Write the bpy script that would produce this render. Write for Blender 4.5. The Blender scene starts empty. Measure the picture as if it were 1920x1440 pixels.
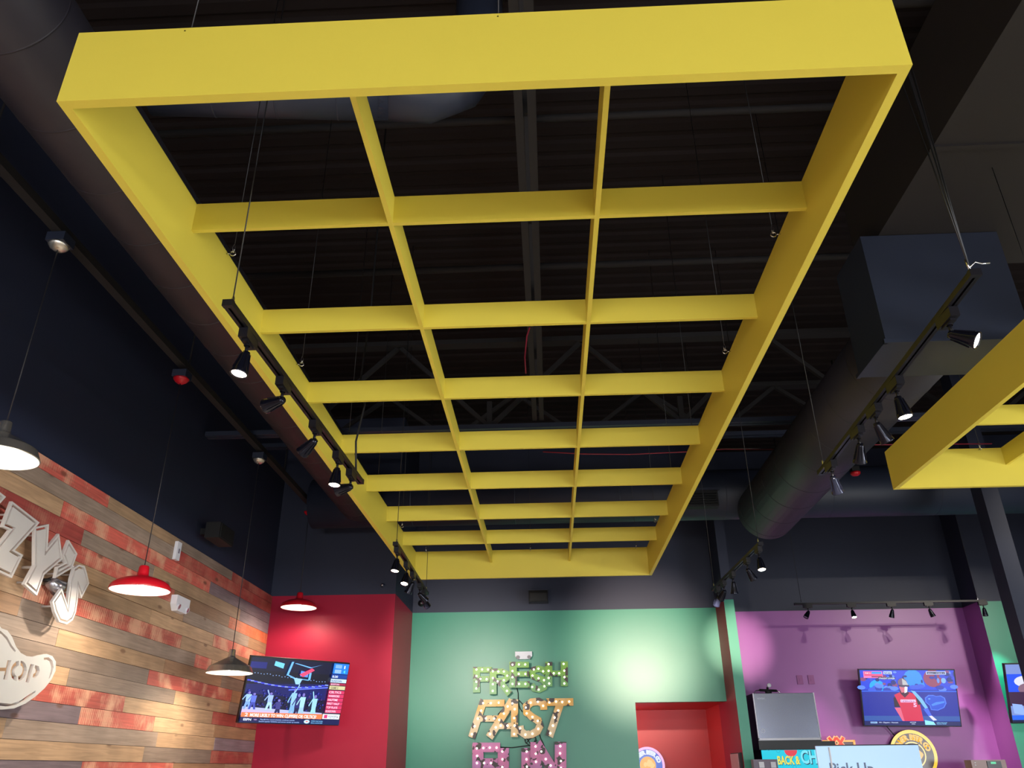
import bpy, math, random
from mathutils import Vector, Matrix
random.seed(7)
S = bpy.context.scene
COL = S.collection
PI = math.pi
EYE = 1.6

# ------------------------------------------------------------------ camera, world, light, exposure
YAW, PITCH, ROLL, FPX = -.0421, .4552, -.0100, 1477.3
_f = Vector((math.sin(YAW)*math.cos(PITCH), math.cos(YAW)*math.cos(PITCH), math.sin(PITCH)))
_r = Vector((math.cos(YAW), -math.sin(YAW), 0))
_u = _r.cross(_f)
R_ = _r*math.cos(ROLL) + _u*math.sin(ROLL)
U_ = -_r*math.sin(ROLL) + _u*math.cos(ROLL)
cam = bpy.data.cameras.new('camera'); co = bpy.data.objects.new('camera', cam); COL.objects.link(co)
cam.sensor_fit = 'HORIZONTAL'; cam.sensor_width = 36; cam.lens = 36*FPX/1920; cam.clip_start = .05; cam.clip_end = 100
m = Matrix((R_, U_, -_f)).transposed().to_4x4(); m.translation = Vector((0, 0, EYE))
co.matrix_world = m
S.camera = co

w = bpy.data.worlds.new('world'); S.world = w; w.use_nodes = True
w.node_tree.nodes['Background'].inputs[0].default_value = (.55, .68, .9, 1)
w.node_tree.nodes['Background'].inputs[1].default_value = .25

S.view_settings.view_transform = 'Standard'
S.view_settings.look = 'None'
S.view_settings.gamma = 1
S.view_settings.use_curve_mapping = False
S.view_settings.exposure = 0.15

def area(name, loc, rot, sx, sy, e, col):
    l = bpy.data.lights.new(name, 'AREA'); l.shape = 'RECTANGLE'; l.size = sx; l.size_y = sy; l.energy = e; l.color = col
    o = bpy.data.objects.new(name, l); COL.objects.link(o); o.location = loc; o.rotation_euler = rot
    return o
# daylight coming through the shop windows behind and to the right of the camera
area('window_daylight', (-1.2, -6.8, 1.75), (PI/2-.93, 0, 0), 3.6, 2.1, 450, (.93, .96, 1))
area('window_daylight', (3.4, -6.8, 1.75), (PI/2-.93, 0, 0), 3.6, 2.1, 450, (.93, .96, 1))
area('window_daylight', (8.9, 0.5, 1.75), (PI/2-.9, 0, PI/2), 5.0, 2.1, 760, (.90, .95, 1))

# ------------------------------------------------------------------ pixels of the photo -> points on the place's own planes
def ray(px, py): return _f + R_*((px-960)/FPX) + U_*((720-py)/FPX)
def onX(px, py, X): r = ray(px, py); return r*(X/r.x) + Vector((0, 0, EYE))
def onY(px, py, Y): r = ray(px, py); return r*(Y/r.y) + Vector((0, 0, EYE))
def onZ(px, py, z): r = ray(px, py); return r*((z-EYE)/r.z) + Vector((0, 0, EYE))

# ------------------------------------------------------------------ materials
def lin(c): return tuple((x/255/12.92 if x/255 <= .04045 else ((x/255+.055)/1.055)**2.4) for x in c[:3])+(1,)
def mat(name, c, rough=.5, metal=0, emis=None, es=0, noise=0, nscale=8, bump=0, bscale=60, spec=.5):
    m = bpy.data.materials.new(name); m.use_nodes = True; nt = m.node_tree; b = nt.nodes['Principled BSDF']
    b.inputs['Roughness'].default_value = rough; b.inputs['Metallic'].default_value = metal
    b.inputs['Specular IOR Level'].default_value = spec
    c = lin(c); b.inputs['Base Color'].default_value = c
    tc = nt.nodes.new('ShaderNodeTexCoord')
    if noise:
        n = nt.nodes.new('ShaderNodeTexNoise'); n.inputs['Scale'].default_value = nscale; n.inputs['Detail'].default_value = 4
        nt.links.new(tc.outputs['Object'], n.inputs['Vector'])
        mx = nt.nodes.new('ShaderNodeMix'); mx.data_type = 'RGBA'
        mx.inputs[6].default_value = tuple(x*(1-noise) for x in c[:3])+(1,); mx.inputs[7].default_value = tuple(min(1, x*(1+noise)) for x in c[:3])+(1,)
        nt.links.new(n.outputs['Fac'], mx.inputs[0]); nt.links.new(mx.outputs[2], b.inputs['Base Color'])
    if bump:
        n2 = nt.nodes.new('ShaderNodeTexNoise'); n2.inputs['Scale'].default_value = bscale; n2.inputs['Detail'].default_value = 3
        nt.links.new(tc.outputs['Object'], n2.inputs['Vector'])
        bp = nt.nodes.new('ShaderNodeBump'); bp.inputs['Strength'].default_value = bump; bp.inputs['Distance'].default_value = .002
        nt.links.new(n2.outputs['Fac'], bp.inputs['Height']); nt.links.new(bp.outputs['Normal'], b.inputs['Normal'])
    if emis:
        b.inputs['Emission Color'].default_value = lin(emis); b.inputs['Emission Strength'].default_value = es
    return m
M = dict(
    yellow=mat('yellow_paint', (224, 205, 76), .5, noise=.03, nscale=3, bump=.08, bscale=150),
    navy=mat('navy_wall_paint', (36, 42, 64), .55, noise=.06, nscale=2, bump=.15, bscale=220),
    red=mat('red_wall_paint', (160, 27, 56), .45, spec=.25, noise=.03, nscale=2, bump=.15, bscale=220),
    hallred=mat('hall_red_paint', (190, 34, 40), .4, noise=.03, nscale=2, bump=.15, bscale=220),
    green=mat('green_wall_paint', (6, 134, 106), .42, spec=.85, noise=.03, nscale=2, bump=.15, bscale=220),
    purple=mat('purple_wall_paint', (150, 80, 158), .38, spec=.6, noise=.03, nscale=2, bump=.15, bscale=220),
    deck=mat('black_deck_paint', (36, 31, 32), .9, spec=.1, noise=.1, nscale=3),
    steelblack=mat('black_painted_steel', (28, 26, 29), .85, noise=.08, nscale=5),
    duct=mat('dark_duct_paint', (42, 40, 50), .5, noise=.1, nscale=3, bump=.1, bscale=30),
    trunk=mat('trunk_duct_paint', (33, 30, 33), .7, noise=.06, nscale=3),
    ductnavy=mat('navy_duct_paint', (40, 47, 66), .5, noise=.08, nscale=3),
    floor=mat('floor_tile', (214, 204, 188), .4, noise=.12, nscale=1.5),
    beige=mat('plain_wall_paint', (190, 184, 174), .6, noise=.03),
    black=mat('black_plastic', (14, 14, 17), .3, noise=.05),
    matblack=mat('matt_black_metal', (15, 15, 18), .6, noise=.05),
    trackm=mat('black_track_metal', (20, 19, 26), .4, noise=.05, spec=.3),
    chromeblk=mat('gloss_black_head', (24, 26, 40), .2, metal=.5, noise=.05),
    lensoff=mat('lens_rim', (170, 170, 180), .2, metal=.8, noise=.05),
    cable=mat('steel_cable', (60, 60, 62), .4, metal=.9, noise=.05),
    darkcable=mat('dark_cable', (40, 38, 42), .5, noise=.05),
    zinc=mat('zinc_hook', (215, 215, 220), .25, metal=1, noise=.05),
    white=mat('white_plastic', (220, 222, 232), .45, noise=.03),
    redenamel=mat('red_enamel', (186, 20, 36), .3, noise=.04),
    whiteenamel=mat('white_enamel', (240, 238, 232), .4, noise=.02),
    brushed=mat('brushed_nickel', (226, 222, 214), .34, metal=.85, noise=.1, nscale=30),
    stainless=mat('stainless_panel', (150, 154, 170), .22, metal=.85, noise=.08, nscale=4),
    greybox=mat('grey_plastic', (120, 112, 130), .45, noise=.05),
    taupe=mat('taupe_metal', (140, 120, 118), .4, metal=.3, noise=.05),
    signwhite=mat('satin_white_metal', (214, 211, 210), .35, metal=.25, noise=.06, nscale=6),
    pinkwire=mat('pink_wire', (150, 40, 60), .5, noise=.05),
    redfire=mat('red_plastic', (200, 20, 34), .35, noise=.05),
    purplate=mat('purple_cover_plate', (140, 62, 132), .4, noise=.03),
    paper=mat('pale_paper', (200, 150, 160), .6, noise=.05),
    bulbon=mat('lit_bulb', (255, 240, 210), .4, emis=(255, 244, 226), es=2.6, noise=.01),
    pendantbulb=mat('pendant_bulb', (255, 240, 210), .4, emis=(255, 226, 180), es=30, noise=.01),
    lenson=mat('lit_lens', (255, 240, 210), .4, emis=(255, 232, 205), es=22, noise=.01),
    lensdim=mat('lit_lens_side', (255, 240, 210), .4, emis=(235, 232, 240), es=3, noise=.01),
)
def attr_mat(name, emit=True, strength=1.0, rough=.4):
    m = bpy.data.materials.new(name); m.use_nodes = True; nt = m.node_tree; b = nt.nodes['Principled BSDF']
    a = nt.nodes.new('ShaderNodeAttribute'); a.attribute_name = 'col'
    if emit:
        b.inputs['Base Color'].default_value = (.01, .01, .012, 1); b.inputs['Roughness'].default_value = .25
        nt.links.new(a.outputs['Color'], b.inputs['Emission Color']); b.inputs['Emission Strength'].default_value = strength
    else:
        nt.links.new(a.outputs['Color'], b.inputs['Base Color']); b.inputs['Roughness'].default_value = rough
    return m
_b = M['brushed'].node_tree.nodes['Principled BSDF']; _b.inputs['Metallic'].default_value = .9; _b.inputs['Roughness'].default_value = .27; _b.inputs['Anisotropic'].default_value = .85
M['screen'] = attr_mat('screen_light', True, 1.3)
M['backlit'] = attr_mat('backlit_graphic', True, .95)
M['print'] = attr_mat('printed_colours', False)

def cow_mat(name, c1, c2):
    """painted letter face: a tint that drifts from c1 to c2, with dark brown cow patches"""
    m = bpy.data.materials.new(name); m.use_nodes = True; nt = m.node_tree; b = nt.nodes['Principled BSDF']
    b.inputs['Roughness'].default_value = .4
    tc = nt.nodes.new('ShaderNodeTexCoord')
    n1 = nt.nodes.new('ShaderNodeTexNoise'); n1.inputs['Scale'].default_value = 2.5; nt.links.new(tc.outputs['Object'], n1.inputs[0])
    r1 = nt.nodes.new('ShaderNodeValToRGB'); r1.color_ramp.elements[0].position = .38; r1.color_ramp.elements[1].position = .62
    r1.color_ramp.elements[0].color = lin(c1); r1.color_ramp.elements[1].color = lin(c2); nt.links.new(n1.outputs['Fac'], r1.inputs[0])
    n2 = nt.nodes.new('ShaderNodeTexNoise'); n2.inputs['Scale'].default_value = 12; n2.inputs['Detail'].default_value = 1.5; n2.inputs['Distortion'].default_value = .6
    nt.links.new(tc.outputs['Object'], n2.inputs[0])
    r2 = nt.nodes.new('ShaderNodeValToRGB'); r2.color_ramp.elements[0].position = .58; r2.color_ramp.elements[1].position = .595
    nt.links.new(n2.outputs['Fac'], r2.inputs[0])
    mx = nt.nodes.new('ShaderNodeMix'); mx.data_type = 'RGBA'; nt.links.new(r2.outputs[0], mx.inputs[0])
    nt.links.new(r1.outputs[0], mx.inputs[6]); mx.inputs[7].default_value = lin((46, 22, 20)); nt.links.new(mx.outputs[2], b.inputs['Base Color'])
    return m
M['cowgreen'] = cow_mat('green_cow_print', (112, 166, 28), (96, 156, 90))
M['cowyellow'] = cow_mat('yellow_cow_print', (222, 162, 24), (222, 200, 160))
M['cowpink'] = cow_mat('pink_cow_print', (214, 118, 172), (196, 130, 192))

def plank_mat():
    m = bpy.data.materials.new('reclaimed_planks'); m.use_nodes = True; nt = m.node_tree; b = nt.nodes['Principled BSDF']; L = nt.links.new
    b.inputs['Roughness'].default_value = .6
    N = nt.nodes.new
    a = N('ShaderNodeAttribute'); a.attribute_name = 'col'
    k = N('ShaderNodeAttribute'); k.attribute_name = 'kind'      # r: red paint amount, g: per-plank random, b: rib (saw mark) amount
    sk = N('ShaderNodeSeparateColor'); L(k.outputs['Color'], sk.inputs[0])
    tc = N('ShaderNodeTexCoord')
    cmb = N('ShaderNodeCombineXYZ'); mul = N('ShaderNodeMath'); mul.operation = 'MULTIPLY'; mul.inputs[1].default_value = 37
    L(sk.outputs['Green'], mul.inputs[0]); L(mul.outputs[0], cmb.inputs[0]); L(mul.outputs[0], cmb.inputs[1])
    add = N('ShaderNodeVectorMath'); L(tc.outputs['Object'], add.inputs[0]); L(cmb.outputs[0], add.inputs[1])
    # long grain
    mp = N('ShaderNodeMapping'); mp.inputs['Scale'].default_value = (1, 1.2, 26); L(add.outputs[0], mp.inputs[0])
    g = N('ShaderNodeTexNoise'); g.inputs['Scale'].default_value = 2.2; g.inputs['Detail'].default_value = 6; g.inputs['Distortion'].default_value = .8; L(mp.outputs[0], g.inputs[0])
    gr = N('ShaderNodeMapRange'); gr.inputs[1].default_value = .3; gr.inputs[2].default_value = .7; gr.inputs[3].default_value = .78; gr.inputs[4].default_value = 1.16; L(g.outputs['Fac'], gr.inputs[0])
    # broad patches
    p = N('ShaderNodeTexNoise'); p.inputs['Scale'].default_value = 3.5; p.inputs['Detail'].default_value = 2; L(add.outputs[0], p.inputs[0])
    pr = N('ShaderNodeMapRange'); pr.inputs[1].default_value = .3; pr.inputs[2].default_value = .7; pr.inputs[3].default_value = .86; pr.inputs[4].default_value = 1.12; L(p.outputs['Fac'], pr.inputs[0])
    mm = N('ShaderNodeMath'); mm.operation = 'MULTIPLY'; L(gr.outputs[0], mm.inputs[0]); L(pr.outputs[0], mm.inputs[1])
    base = N('ShaderNodeVectorMath'); base.operation = 'SCALE'; L(a.outputs['Color'], base.inputs[0]); L(mm.outputs[0], base.inputs['Scale'])
    # red paint worn off: ribs across the plank + blotches reveal pale wood
    mpr = N('ShaderNodeMapping'); mpr.inputs['Scale'].default_value = (1, 1, .35); mpr.inputs['Rotation'].default_value = (.25, 0, 0); L(tc.outputs['Object'], mpr.inputs[0])
    wv = N('ShaderNodeTexWave'); wv.bands_direction = 'Y'; wv.inputs['Scale'].default_value = 13; wv.inputs['Distortion'].default_value = 3.5; wv.inputs['Detail'].default_value = 2; wv.inputs['Detail Scale'].default_value = 3; L(mpr.outputs[0], wv.inputs[0])
    bl = N('ShaderNodeTexNoise'); bl.inputs['Scale'].default_value = 5; bl.inputs['Detail'].default_value = 5; L(add.outputs[0], bl.inputs[0])
    wm = N('ShaderNodeMath'); wm.operation = 'MULTIPLY'; L(wv.outputs['Fac'], wm.inputs[0]); L(sk.outputs['Blue'], wm.inputs[1])
    sc = N('ShaderNodeMath'); sc.operation = 'MULTIPLY_ADD'; L(wm.outputs[0], sc.inputs[0]); sc.inputs[1].default_value = .17; L(bl.outputs['Fac'], sc.inputs[2])
    rr = N('ShaderNodeMapRange'); rr.inputs[1].default_value = .52; rr.inputs[2].default_value = .70; L(sc.outputs[0], rr.inputs[0])
    wa = N('ShaderNodeMath'); wa.operation = 'MULTIPLY'; wa.inputs[1].default_value = .75; L(rr.outputs[0], wa.inputs[0])
    wr = N('ShaderNodeMath'); wr.operation = 'MULTIPLY'; L(wa.outputs[0], wr.inputs[0]); L(sk.outputs['Red'], wr.inputs[1])
    m1 = N('ShaderNodeMix'); m1.data_type = 'RGBA'; L(wr.outputs[0], m1.inputs[0]); L(base.outputs[0], m1.inputs[6]); m1.inputs[7].default_value = lin((222, 176, 144))
    # knots
    mk = N('ShaderNodeMapping'); mk.inputs['Scale'].default_value = (1, 2.0, 5.2); L(add.outputs[0], mk.inputs[0])
    vo = N('ShaderNodeTexVoronoi'); vo.inputs['Scale'].default_value = 1.0; vo.inputs['Randomness'].default_value = 1; L(mk.outputs[0], vo.inputs[0])
    kr = N('ShaderNodeMapRange'); kr.inputs[1].default_value = .055; kr.inputs[2].default_value = .11; kr.inputs[3].default_value = 1; kr.inputs[4].default_value = 0; L(vo.outputs['Distance'], kr.inputs[0])
    ks = N('ShaderNodeMath'); ks.operation = 'MULTIPLY'; ks.inputs[1].default_value = .7; L(kr.outputs[0], ks.inputs[0])
    m2 = N('ShaderNodeMix'); m2.data_type = 'RGBA'; L(ks.outputs[0], m2.inputs[0]); L(m1.outputs[2], m2.inputs[6]); m2.inputs[7].default_value = lin((96, 64, 48))
    L(m2.outputs[2], b.inputs['Base Color'])
    bp = N('ShaderNodeBump'); bp.inputs['Strength'].default_value = .35; bp.inputs['Distance'].default_value = .003; L(g.outputs['Fac'], bp.inputs['Height']); L(bp.outputs['Normal'], b.inputs['Normal'])
    return m
M['planks'] = plank_mat()

# ------------------------------------------------------------------ mesh helpers
def tag(o, label=None, cat=None, group=None, kind=None):
    if label: o['label'] = label
    if cat: o['category'] = cat
    if group: o['group'] = group
    if kind: o['kind'] = kind
    return o
def thing(name, label, cat, loc=(0, 0, 0), group=None, rot=None):
    o = bpy.data.objects.new(name, None); COL.objects.link(o); o.location = loc; o.empty_display_size = .05
    if rot is not None: o.rotation_euler = rot
    return tag(o, label, cat, group)
class MB:
    def __init__(s): s.v = []; s.f = []; s.sm = []; s.mi = []; s.c = []; s.k = []; s.curc = None; s.curk = None; s.m = 0
    def face(s, ids, smooth=False): s.f.append(tuple(ids)); s.sm.append(smooth); s.mi.append(s.m); s.c.append(s.curc); s.k.append(s.curk)
    def poly(s, pts, smooth=False):
        n = len(s.v); s.v += [tuple(p) for p in pts]; s.face(range(n, n+len(pts)), smooth); return s
    def box(s, x0, x1, y0, y1, z0, z1):
        n = len(s.v); s.v += [(x, y, z) for z in (z0, z1) for y in (y0, y1) for x in (x0, x1)]
        for f in ((0, 2, 3, 1), (4, 5, 7, 6), (0, 1, 5, 4), (2, 6, 7, 3), (0, 4, 6, 2), (1, 3, 7, 5)): s.face([n+i for i in f])
        return s
    def obox(s, c, ax, ay, az, hx, hy, hz):
        n = len(s.v); c = Vector(c)
        s.v += [tuple(c+ax*(x*hx)+ay*(y*hy)+az*(z*hz)) for z in (-1, 1) for y in (-1, 1) for x in (-1, 1)]
        for f in ((0, 2, 3, 1), (4, 5, 7, 6), (0, 1, 5, 4), (2, 6, 7, 3), (0, 4, 6, 2), (1, 3, 7, 5)): s.face([n+i for i in f])
        return s
    def bar(s, a, b, w, h, up=(0, 0, 1)):
        a = Vector(a); b = Vector(b); d = (b-a); L = d.length; d.normalize(); up = Vector(up)
        x = d.cross(up)
        if x.length < 1e-4: x = d.cross(Vector((1, 0, 0)))
        x.normalize(); z = x.cross(d)
        return s.obox((a+b)/2, d, x, z, L/2, w/2, h/2)
    def tube(s, pts, r, n=8, cap=True):
        pts = [Vector(p) for p in pts]; rings = []; prev = None
        for i, p in enumerate(pts):
            d = (pts[min(i+1, len(pts)-1)]-pts[max(i-1, 0)]).normalized()
            if prev is None:
                a = d.cross(Vector((0, 0, 1)))
                if a.length < 1e-3: a = d.cross(Vector((1, 0, 0)))
            else: a = prev-d*prev.dot(d)
            a.normalize(); prev = a; bb = d.cross(a); k = len(s.v); rr = r[i] if isinstance(r, (list, tuple)) else r
            s.v += [tuple(p+a*(rr*math.cos(2*PI*j/n))+bb*(rr*math.sin(2*PI*j/n))) for j in range(n)]; rings.append(k)
        for a, b in zip(rings, rings[1:]):
            for j in range(n): s.face((a+j, a+(j+1) % n, b+(j+1) % n, b+j), True)
        if cap: s.face([rings[0]+j for j in range(n)][::-1]); s.face([rings[-1]+j for j in range(n)])
        return s
    def lathe(s, prof, n=32, axis=(0, 0, 1), org=(0, 0, 0), closed=False):
        ax = Vector(axis).normalized(); a = ax.orthogonal().normalized(); b = ax.cross(a); org = Vector(org); rings = []
        for r, z in prof:
            k = len(s.v); s.v += [tuple(org+ax*z+a*(max(r, 1e-5)*math.cos(2*PI*j/n))+b*(max(r, 1e-5)*math.sin(2*PI*j/n))) for j in range(n)]; rings.append(k)
        prs = list(zip(rings, rings[1:]))
        if closed: prs.append((rings[-1], rings[0]))
        for p, q in prs:
            for j in range(n): s.face((p+j, p+(j+1) % n, q+(j+1) % n, q+j), True)
        return s
    def sphere(s, c, r, n=10, k=6, sz=1):
        return s.lathe([(r*math.sin(PI*i/k), -r*sz*math.cos(PI*i/k)) for i in range(k+1)], n, org=c)
    def prism(s, pts, d):
        """closed outline (3D points) pushed by vector d"""
        pts = [Vector(p) for p in pts]; d = Vector(d); n = len(pts); k = len(s.v)
        s.v += [tuple(p) for p in pts]+[tuple(p+d) for p in pts]
        s.face(range(k, k+n)); s.face(list(range(k+n, k+2*n))[::-1])
        for i in range(n): s.face((k+i, k+n+i, k+n+(i+1) % n, k+(i+1) % n))
        return s
    def build(s, name, mats, parent=None, world=True, label=None):
        me = bpy.data.meshes.new(name)
        off = Vector((0, 0, 0))
        if parent is not None and world:
            r = parent
            while r.parent: r = r.parent
            off = Vector(r.location)
        me.from_pydata([tuple(Vector(p)-off) for p in s.v], [], s.f)
        for m in (mats if isinstance(mats, (list, tuple)) else [mats]): me.materials.append(m)
        me.polygons.foreach_set('use_smooth', s.sm); me.polygons.foreach_set('material_index', s.mi)
        if s.curc is not None:
            at = me.color_attributes.new('col', 'FLOAT_COLOR', 'CORNER'); i = 0
            for f, c in zip(me.polygons, s.c):
                for l in f.loop_indices: at.data[l].color = c or (0, 0, 0, 1)
        if s.curk is not None:
            at = me.color_attributes.new('kind', 'FLOAT_COLOR', 'CORNER')
            for f, c in zip(me.polygons, s.k):
                for l in f.loop_indices: at.data[l].color = c
        me.update()
        o = bpy.data.objects.new(name, me); COL.objects.link(o)
        if parent is not None: o.parent = parent
        if label: o['label'] = label
        return o
def struct(name, mb, m): return tag(mb.build(name, m), kind='structure')
def copy_tree(o, parent=None):
    c = o.copy(); COL.objects.link(c); c.parent = parent
    for ch in list(o.children): copy_tree(ch, c)
    return c

def text2d(txt, size=1.0, bold=0.0, shear=0.0, align='LEFT'):
    """flat text as (verts2d, faces)"""
    cu = bpy.data.curves.new('t', 'FONT'); cu.body = txt; cu.size = size; cu.offset = bold; cu.shear = shear; cu.align_x = align; cu.resolution_u = 3
    ob = bpy.data.objects.new('t', cu); COL.objects.link(ob)
    me = bpy.data.meshes.new_from_object(ob)
    v = [(p.co.x, p.co.y) for p in me.vertices]; f = [tuple(p.vertices) for p in me.polygons]
    bpy.data.objects.remove(ob); bpy.data.curves.remove(cu); bpy.data.meshes.remove(me)
    return v, f
def add_text(mb, txt, size, fn, bold=0, shear=0, align='LEFT', width=None):
    v, f = text2d(txt, size, bold, shear, align)
    if width and v:
        w0 = max(p[0] for p in v)-min(p[0] for p in v); x0 = min(p[0] for p in v); v = [((p[0]-x0)*width/w0, p[1]) for p in v]
    k = len(mb.v); mb.v += [tuple(fn(*p)) for p in v]
    for q in f: mb.face([k+i for i in q])
def arc_text(mb, txt, c, R, a0, a1, size, off, bold=.01):
    """letters on a circle in the XZ plane at y=off; angles from +X, clockwise a0 -> a1"""
    for i, ch in enumerate(txt):
        if ch == ' ': continue
        a = a0+(a1-a0)*i/(len(txt)-1); rx = math.sin(a); rz = -math.cos(a)  # along-text direction for clockwise travel
        ctr = (c[0]+R*math.cos(a), c[1]+R*math.sin(a)); up = (math.cos(a), math.sin(a)); al = (math.sin(a), -math.cos(a))
        add_text(mb, ch, size, lambda x, y: (ctr[0]+al[0]*x+up[0]*y, off, ctr[1]+al[1]*x+up[1]*y), bold=bold, align='CENTER')

def fill2d(name, splines, depth, fn, m, parent=None):
    """even-odd filled 2D outlines (with holes), given thickness; fn maps (u,v,w) to world"""
    cu = bpy.data.curves.new('c', 'CURVE'); cu.dimensions = '2D'; cu.fill_mode = 'BOTH'; cu.extrude = .5
    for sp in splines:
        s = cu.splines.new('POLY'); s.points.add(len(sp)-1)
        for p, q in zip(s.points, sp): p.co = (q[0], q[1], 0, 1)
        s.use_cyclic_u = True
    ob = bpy.data.objects.new('c', cu); COL.objects.link(ob)
    me = bpy.data.meshes.new_from_object(ob)
    mb = MB(); mb.v = [tuple(fn(p.co.x, p.co.y, (p.co.z)*depth)) for p in me.vertices]
    for p in me.polygons: mb.face(p.vertices)
    bpy.data.objects.remove(ob); bpy.data.curves.remove(cu); bpy.data.meshes.remove(me)
    return mb.build(name, m, parent)
def inset(poly, d):
    """mitred inset of a 2D outline (either winding)"""
    A = sum(p[0]*q[1]-q[0]*p[1] for p, q in zip(poly, poly[1:]+poly[:1])); sg = 1 if A > 0 else -1
    out = []; n = len(poly)
    for i in range(n):
        p0 = Vector(poly[i-1]); p = Vector(poly[i]); p1 = Vector(poly[(i+1) % n])
        a = (p-p0).normalized(); b = (p1-p).normalized(); na = Vector((-a.y, a.x))*sg; nb = Vector((-b.y, b.x))*sg
        mtr = (na+nb); l = mtr.length
        mtr = na if l < .2 else mtr/l
        k = 1/max(.45, mtr.dot(na)); out.append(tuple(p+mtr*d*k))
    return out

# ------------------------------------------------------------------ the room
XL, XR, YB = -3.31, 9.0, -7.0
T = 3.5                 # top of the coloured walls
ZC = 5.8                # roof deck
YR, YG, YP, YD1, YD2 = 9.49, 10.77, 11.10, 10.22, 10.66
struct('floor', MB().box(XL-.2, XR+.2, YB-.2, 12.6, -.1, 0), M['floor'])
# corrugated deck, ribs running left to right
d = MB(); prof = []; y = YB-.2
while y < 12.6:
    prof += [(y, ZC), (y+.075, ZC), (y+.10, ZC+.016), (y+.14, ZC+.016)]; y += .165
for (ya, za), (yb, zb) in zip(prof, prof[1:]): d.poly([(XL-.2, ya, za), (XR+.2, ya, za), (XR+.2, yb, zb), (XL-.2, yb, zb)])
d.box(XL-.2, XR+.2, YB-.2, 12.6, ZC+.05, ZC+.1)
struct('ceiling', d, M['deck'])
# left wall: navy wall with plank cladding below
struct('wall_left', MB().box(XL-.2, XL-.02, YB, YR+.1, 0, ZC+.03), M['navy'])
G = (146, 128, 114); TN = (180, 148, 116); TD = (160, 124, 94); RD = (184, 76, 66); PU = (128, 112, 118)
rows = {  # row: (start y, kind)
    0: [(-9, 'g'), (-3.5, 't'), (-1.4, 'r'), (1.2, 'g'), (3.1, 't'), (4.45, 'r'), (5.62, 't'), (6.85, 'g'), (8.18, 'R')],
    1: [(-9, 't'), (-2, 'r'), (.5, 't'), (3.3, 'g'), (6.80, 'R')],
    2: [(-9, 'r'), (-3, 'g'), (1, 'g'), (2.9, 't'), (5.08, 'r'), (7.67, 'p')],
    3: [(-9, 'g'), (-2, 't'), (1.5, 'g'), (3.6, 'R'), (5.39, 'g'), (6.51, 't'), (8.54, 'p')],
    4: [(-9, 't'), (-1, 'r'), (2, 't'), (4.4, 'r'), (6.95, 'd'), (8.28, 'o')],
    5: [(-9, 'r'), (-2, 'g'), (2.7, 'g'), (4.5, 't'), (7.2, 'g'), (8.9, 'd')],
    6: [(-9, 'g'), (-3, 't'), (1, 'r'), (3.5, 't'), (6.6, 't'), (7.95, 'r')],
    7: [(-9, 't'), (0, 'g'), (3, 't'), (4.9, 'r'), (7.25, 't'), (8.4, 'd')],
    8: [(-9, 'r'), (-2, 't'), (2.6, 'd'), (4.9, 'g'), (7.60, 'r'), (7.99, 't'), (8.9, 'd')],
    9: [(-9, 'g'), (-1, 'r'), (1.4, 'g'), (5.37, 't'), (7.0, 'd'), (8.3, 'g')],
    10: [(-9, 't'), (2, 'r'), (4.2, 'g'), (6.75, 'r'), (8.63, 'd')],
    11: [(-9, 'r'), (-3, 't'), (3, 't'), (5.6, 'g'), (7.3, 't'), (8.6, 'g')],
    12: [(-9, 'g'), (0, 't'), (3.3, 'g'), (5.0, 'r'), (6.44, 't'), (8.21, 'R'), (8.85, 'R')],
    13: [(-9, 't'), (1, 'g'), (4.2, 'p'), (5.85, 'r'), (7.0, 't'), (8.3, 'd')],
    14: [(-9, 'r'), (-1, 'g'), (3.1, 't'), (5.05, 'g'), (7.1, 't'), (8.35, 'p')],
    15: [(-9, 'g'), (2, 'r'), (4.1, 't'), (6.9, 'g'), (8.3, 'R')],
    16: [(-9, 't'), (3, 'g'), (4.9, 'p'), (6.01, 'r'), (7.5, 'd'), (8.7, 't')]}
for r in range(17, 32): rows[r] = [(-9+random.random()*.1, random.choice('gtrd'))]+[(-8+1.9*i+random.random(), random.choice('ggttrdR')) for i in range(1, 9)]
pal = dict(g=G, t=TN, d=TD, r=(190, 92, 80), R=(168, 74, 68), p=PU, o=(196, 92, 56))
pl = MB(); pl.curc = (0, 0, 0, 1); pl.curk = (0, 0, 0, 1)
z = 1.807+EYE
for r in range(0, 32):
    zt = T if r == 0 else z-.1151*(r-1); zb = z if r == 0 else z-.1151*r
    zb = max(zb, 0)
    if zt <= 0: break
    segs = rows[r]
    for i, (y0, kd) in enumerate(segs):
        y1 = segs[i+1][0] if i+1 < len(segs) else YR
        v = random.uniform(.9, 1.1); c = lin([min(255, x*v) for x in pal[kd]]); isr = kd in 'rRo'
        pl.curc = c; pl.curk = (1.0 if kd == 'r' else .35 if isr else 0, random.random(), random.choice((.35, 1, 1)) if isr else 0, 1)
        th = XL+random.uniform(-.002, .003)
        pl.box(XL-.02, th, y0+.001, y1-.001, zb+.0015, zt-.0015)
o = struct('wall_left', pl, M['planks'])
def wall(name, m, x0, x1, y0, y1, z0=0., z1=T, upper=True):
    struct(name, MB().box(x0, x1, y0, y1, z0, z1), m)
    if upper: struct(name, MB().box(x0, x1, y0, y1, z1, ZC+.03), M['navy'])
wall('wall_back_left', M['red'], XL-.2, -1.82, YR, YG+.2)             # red block, front and right side
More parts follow.
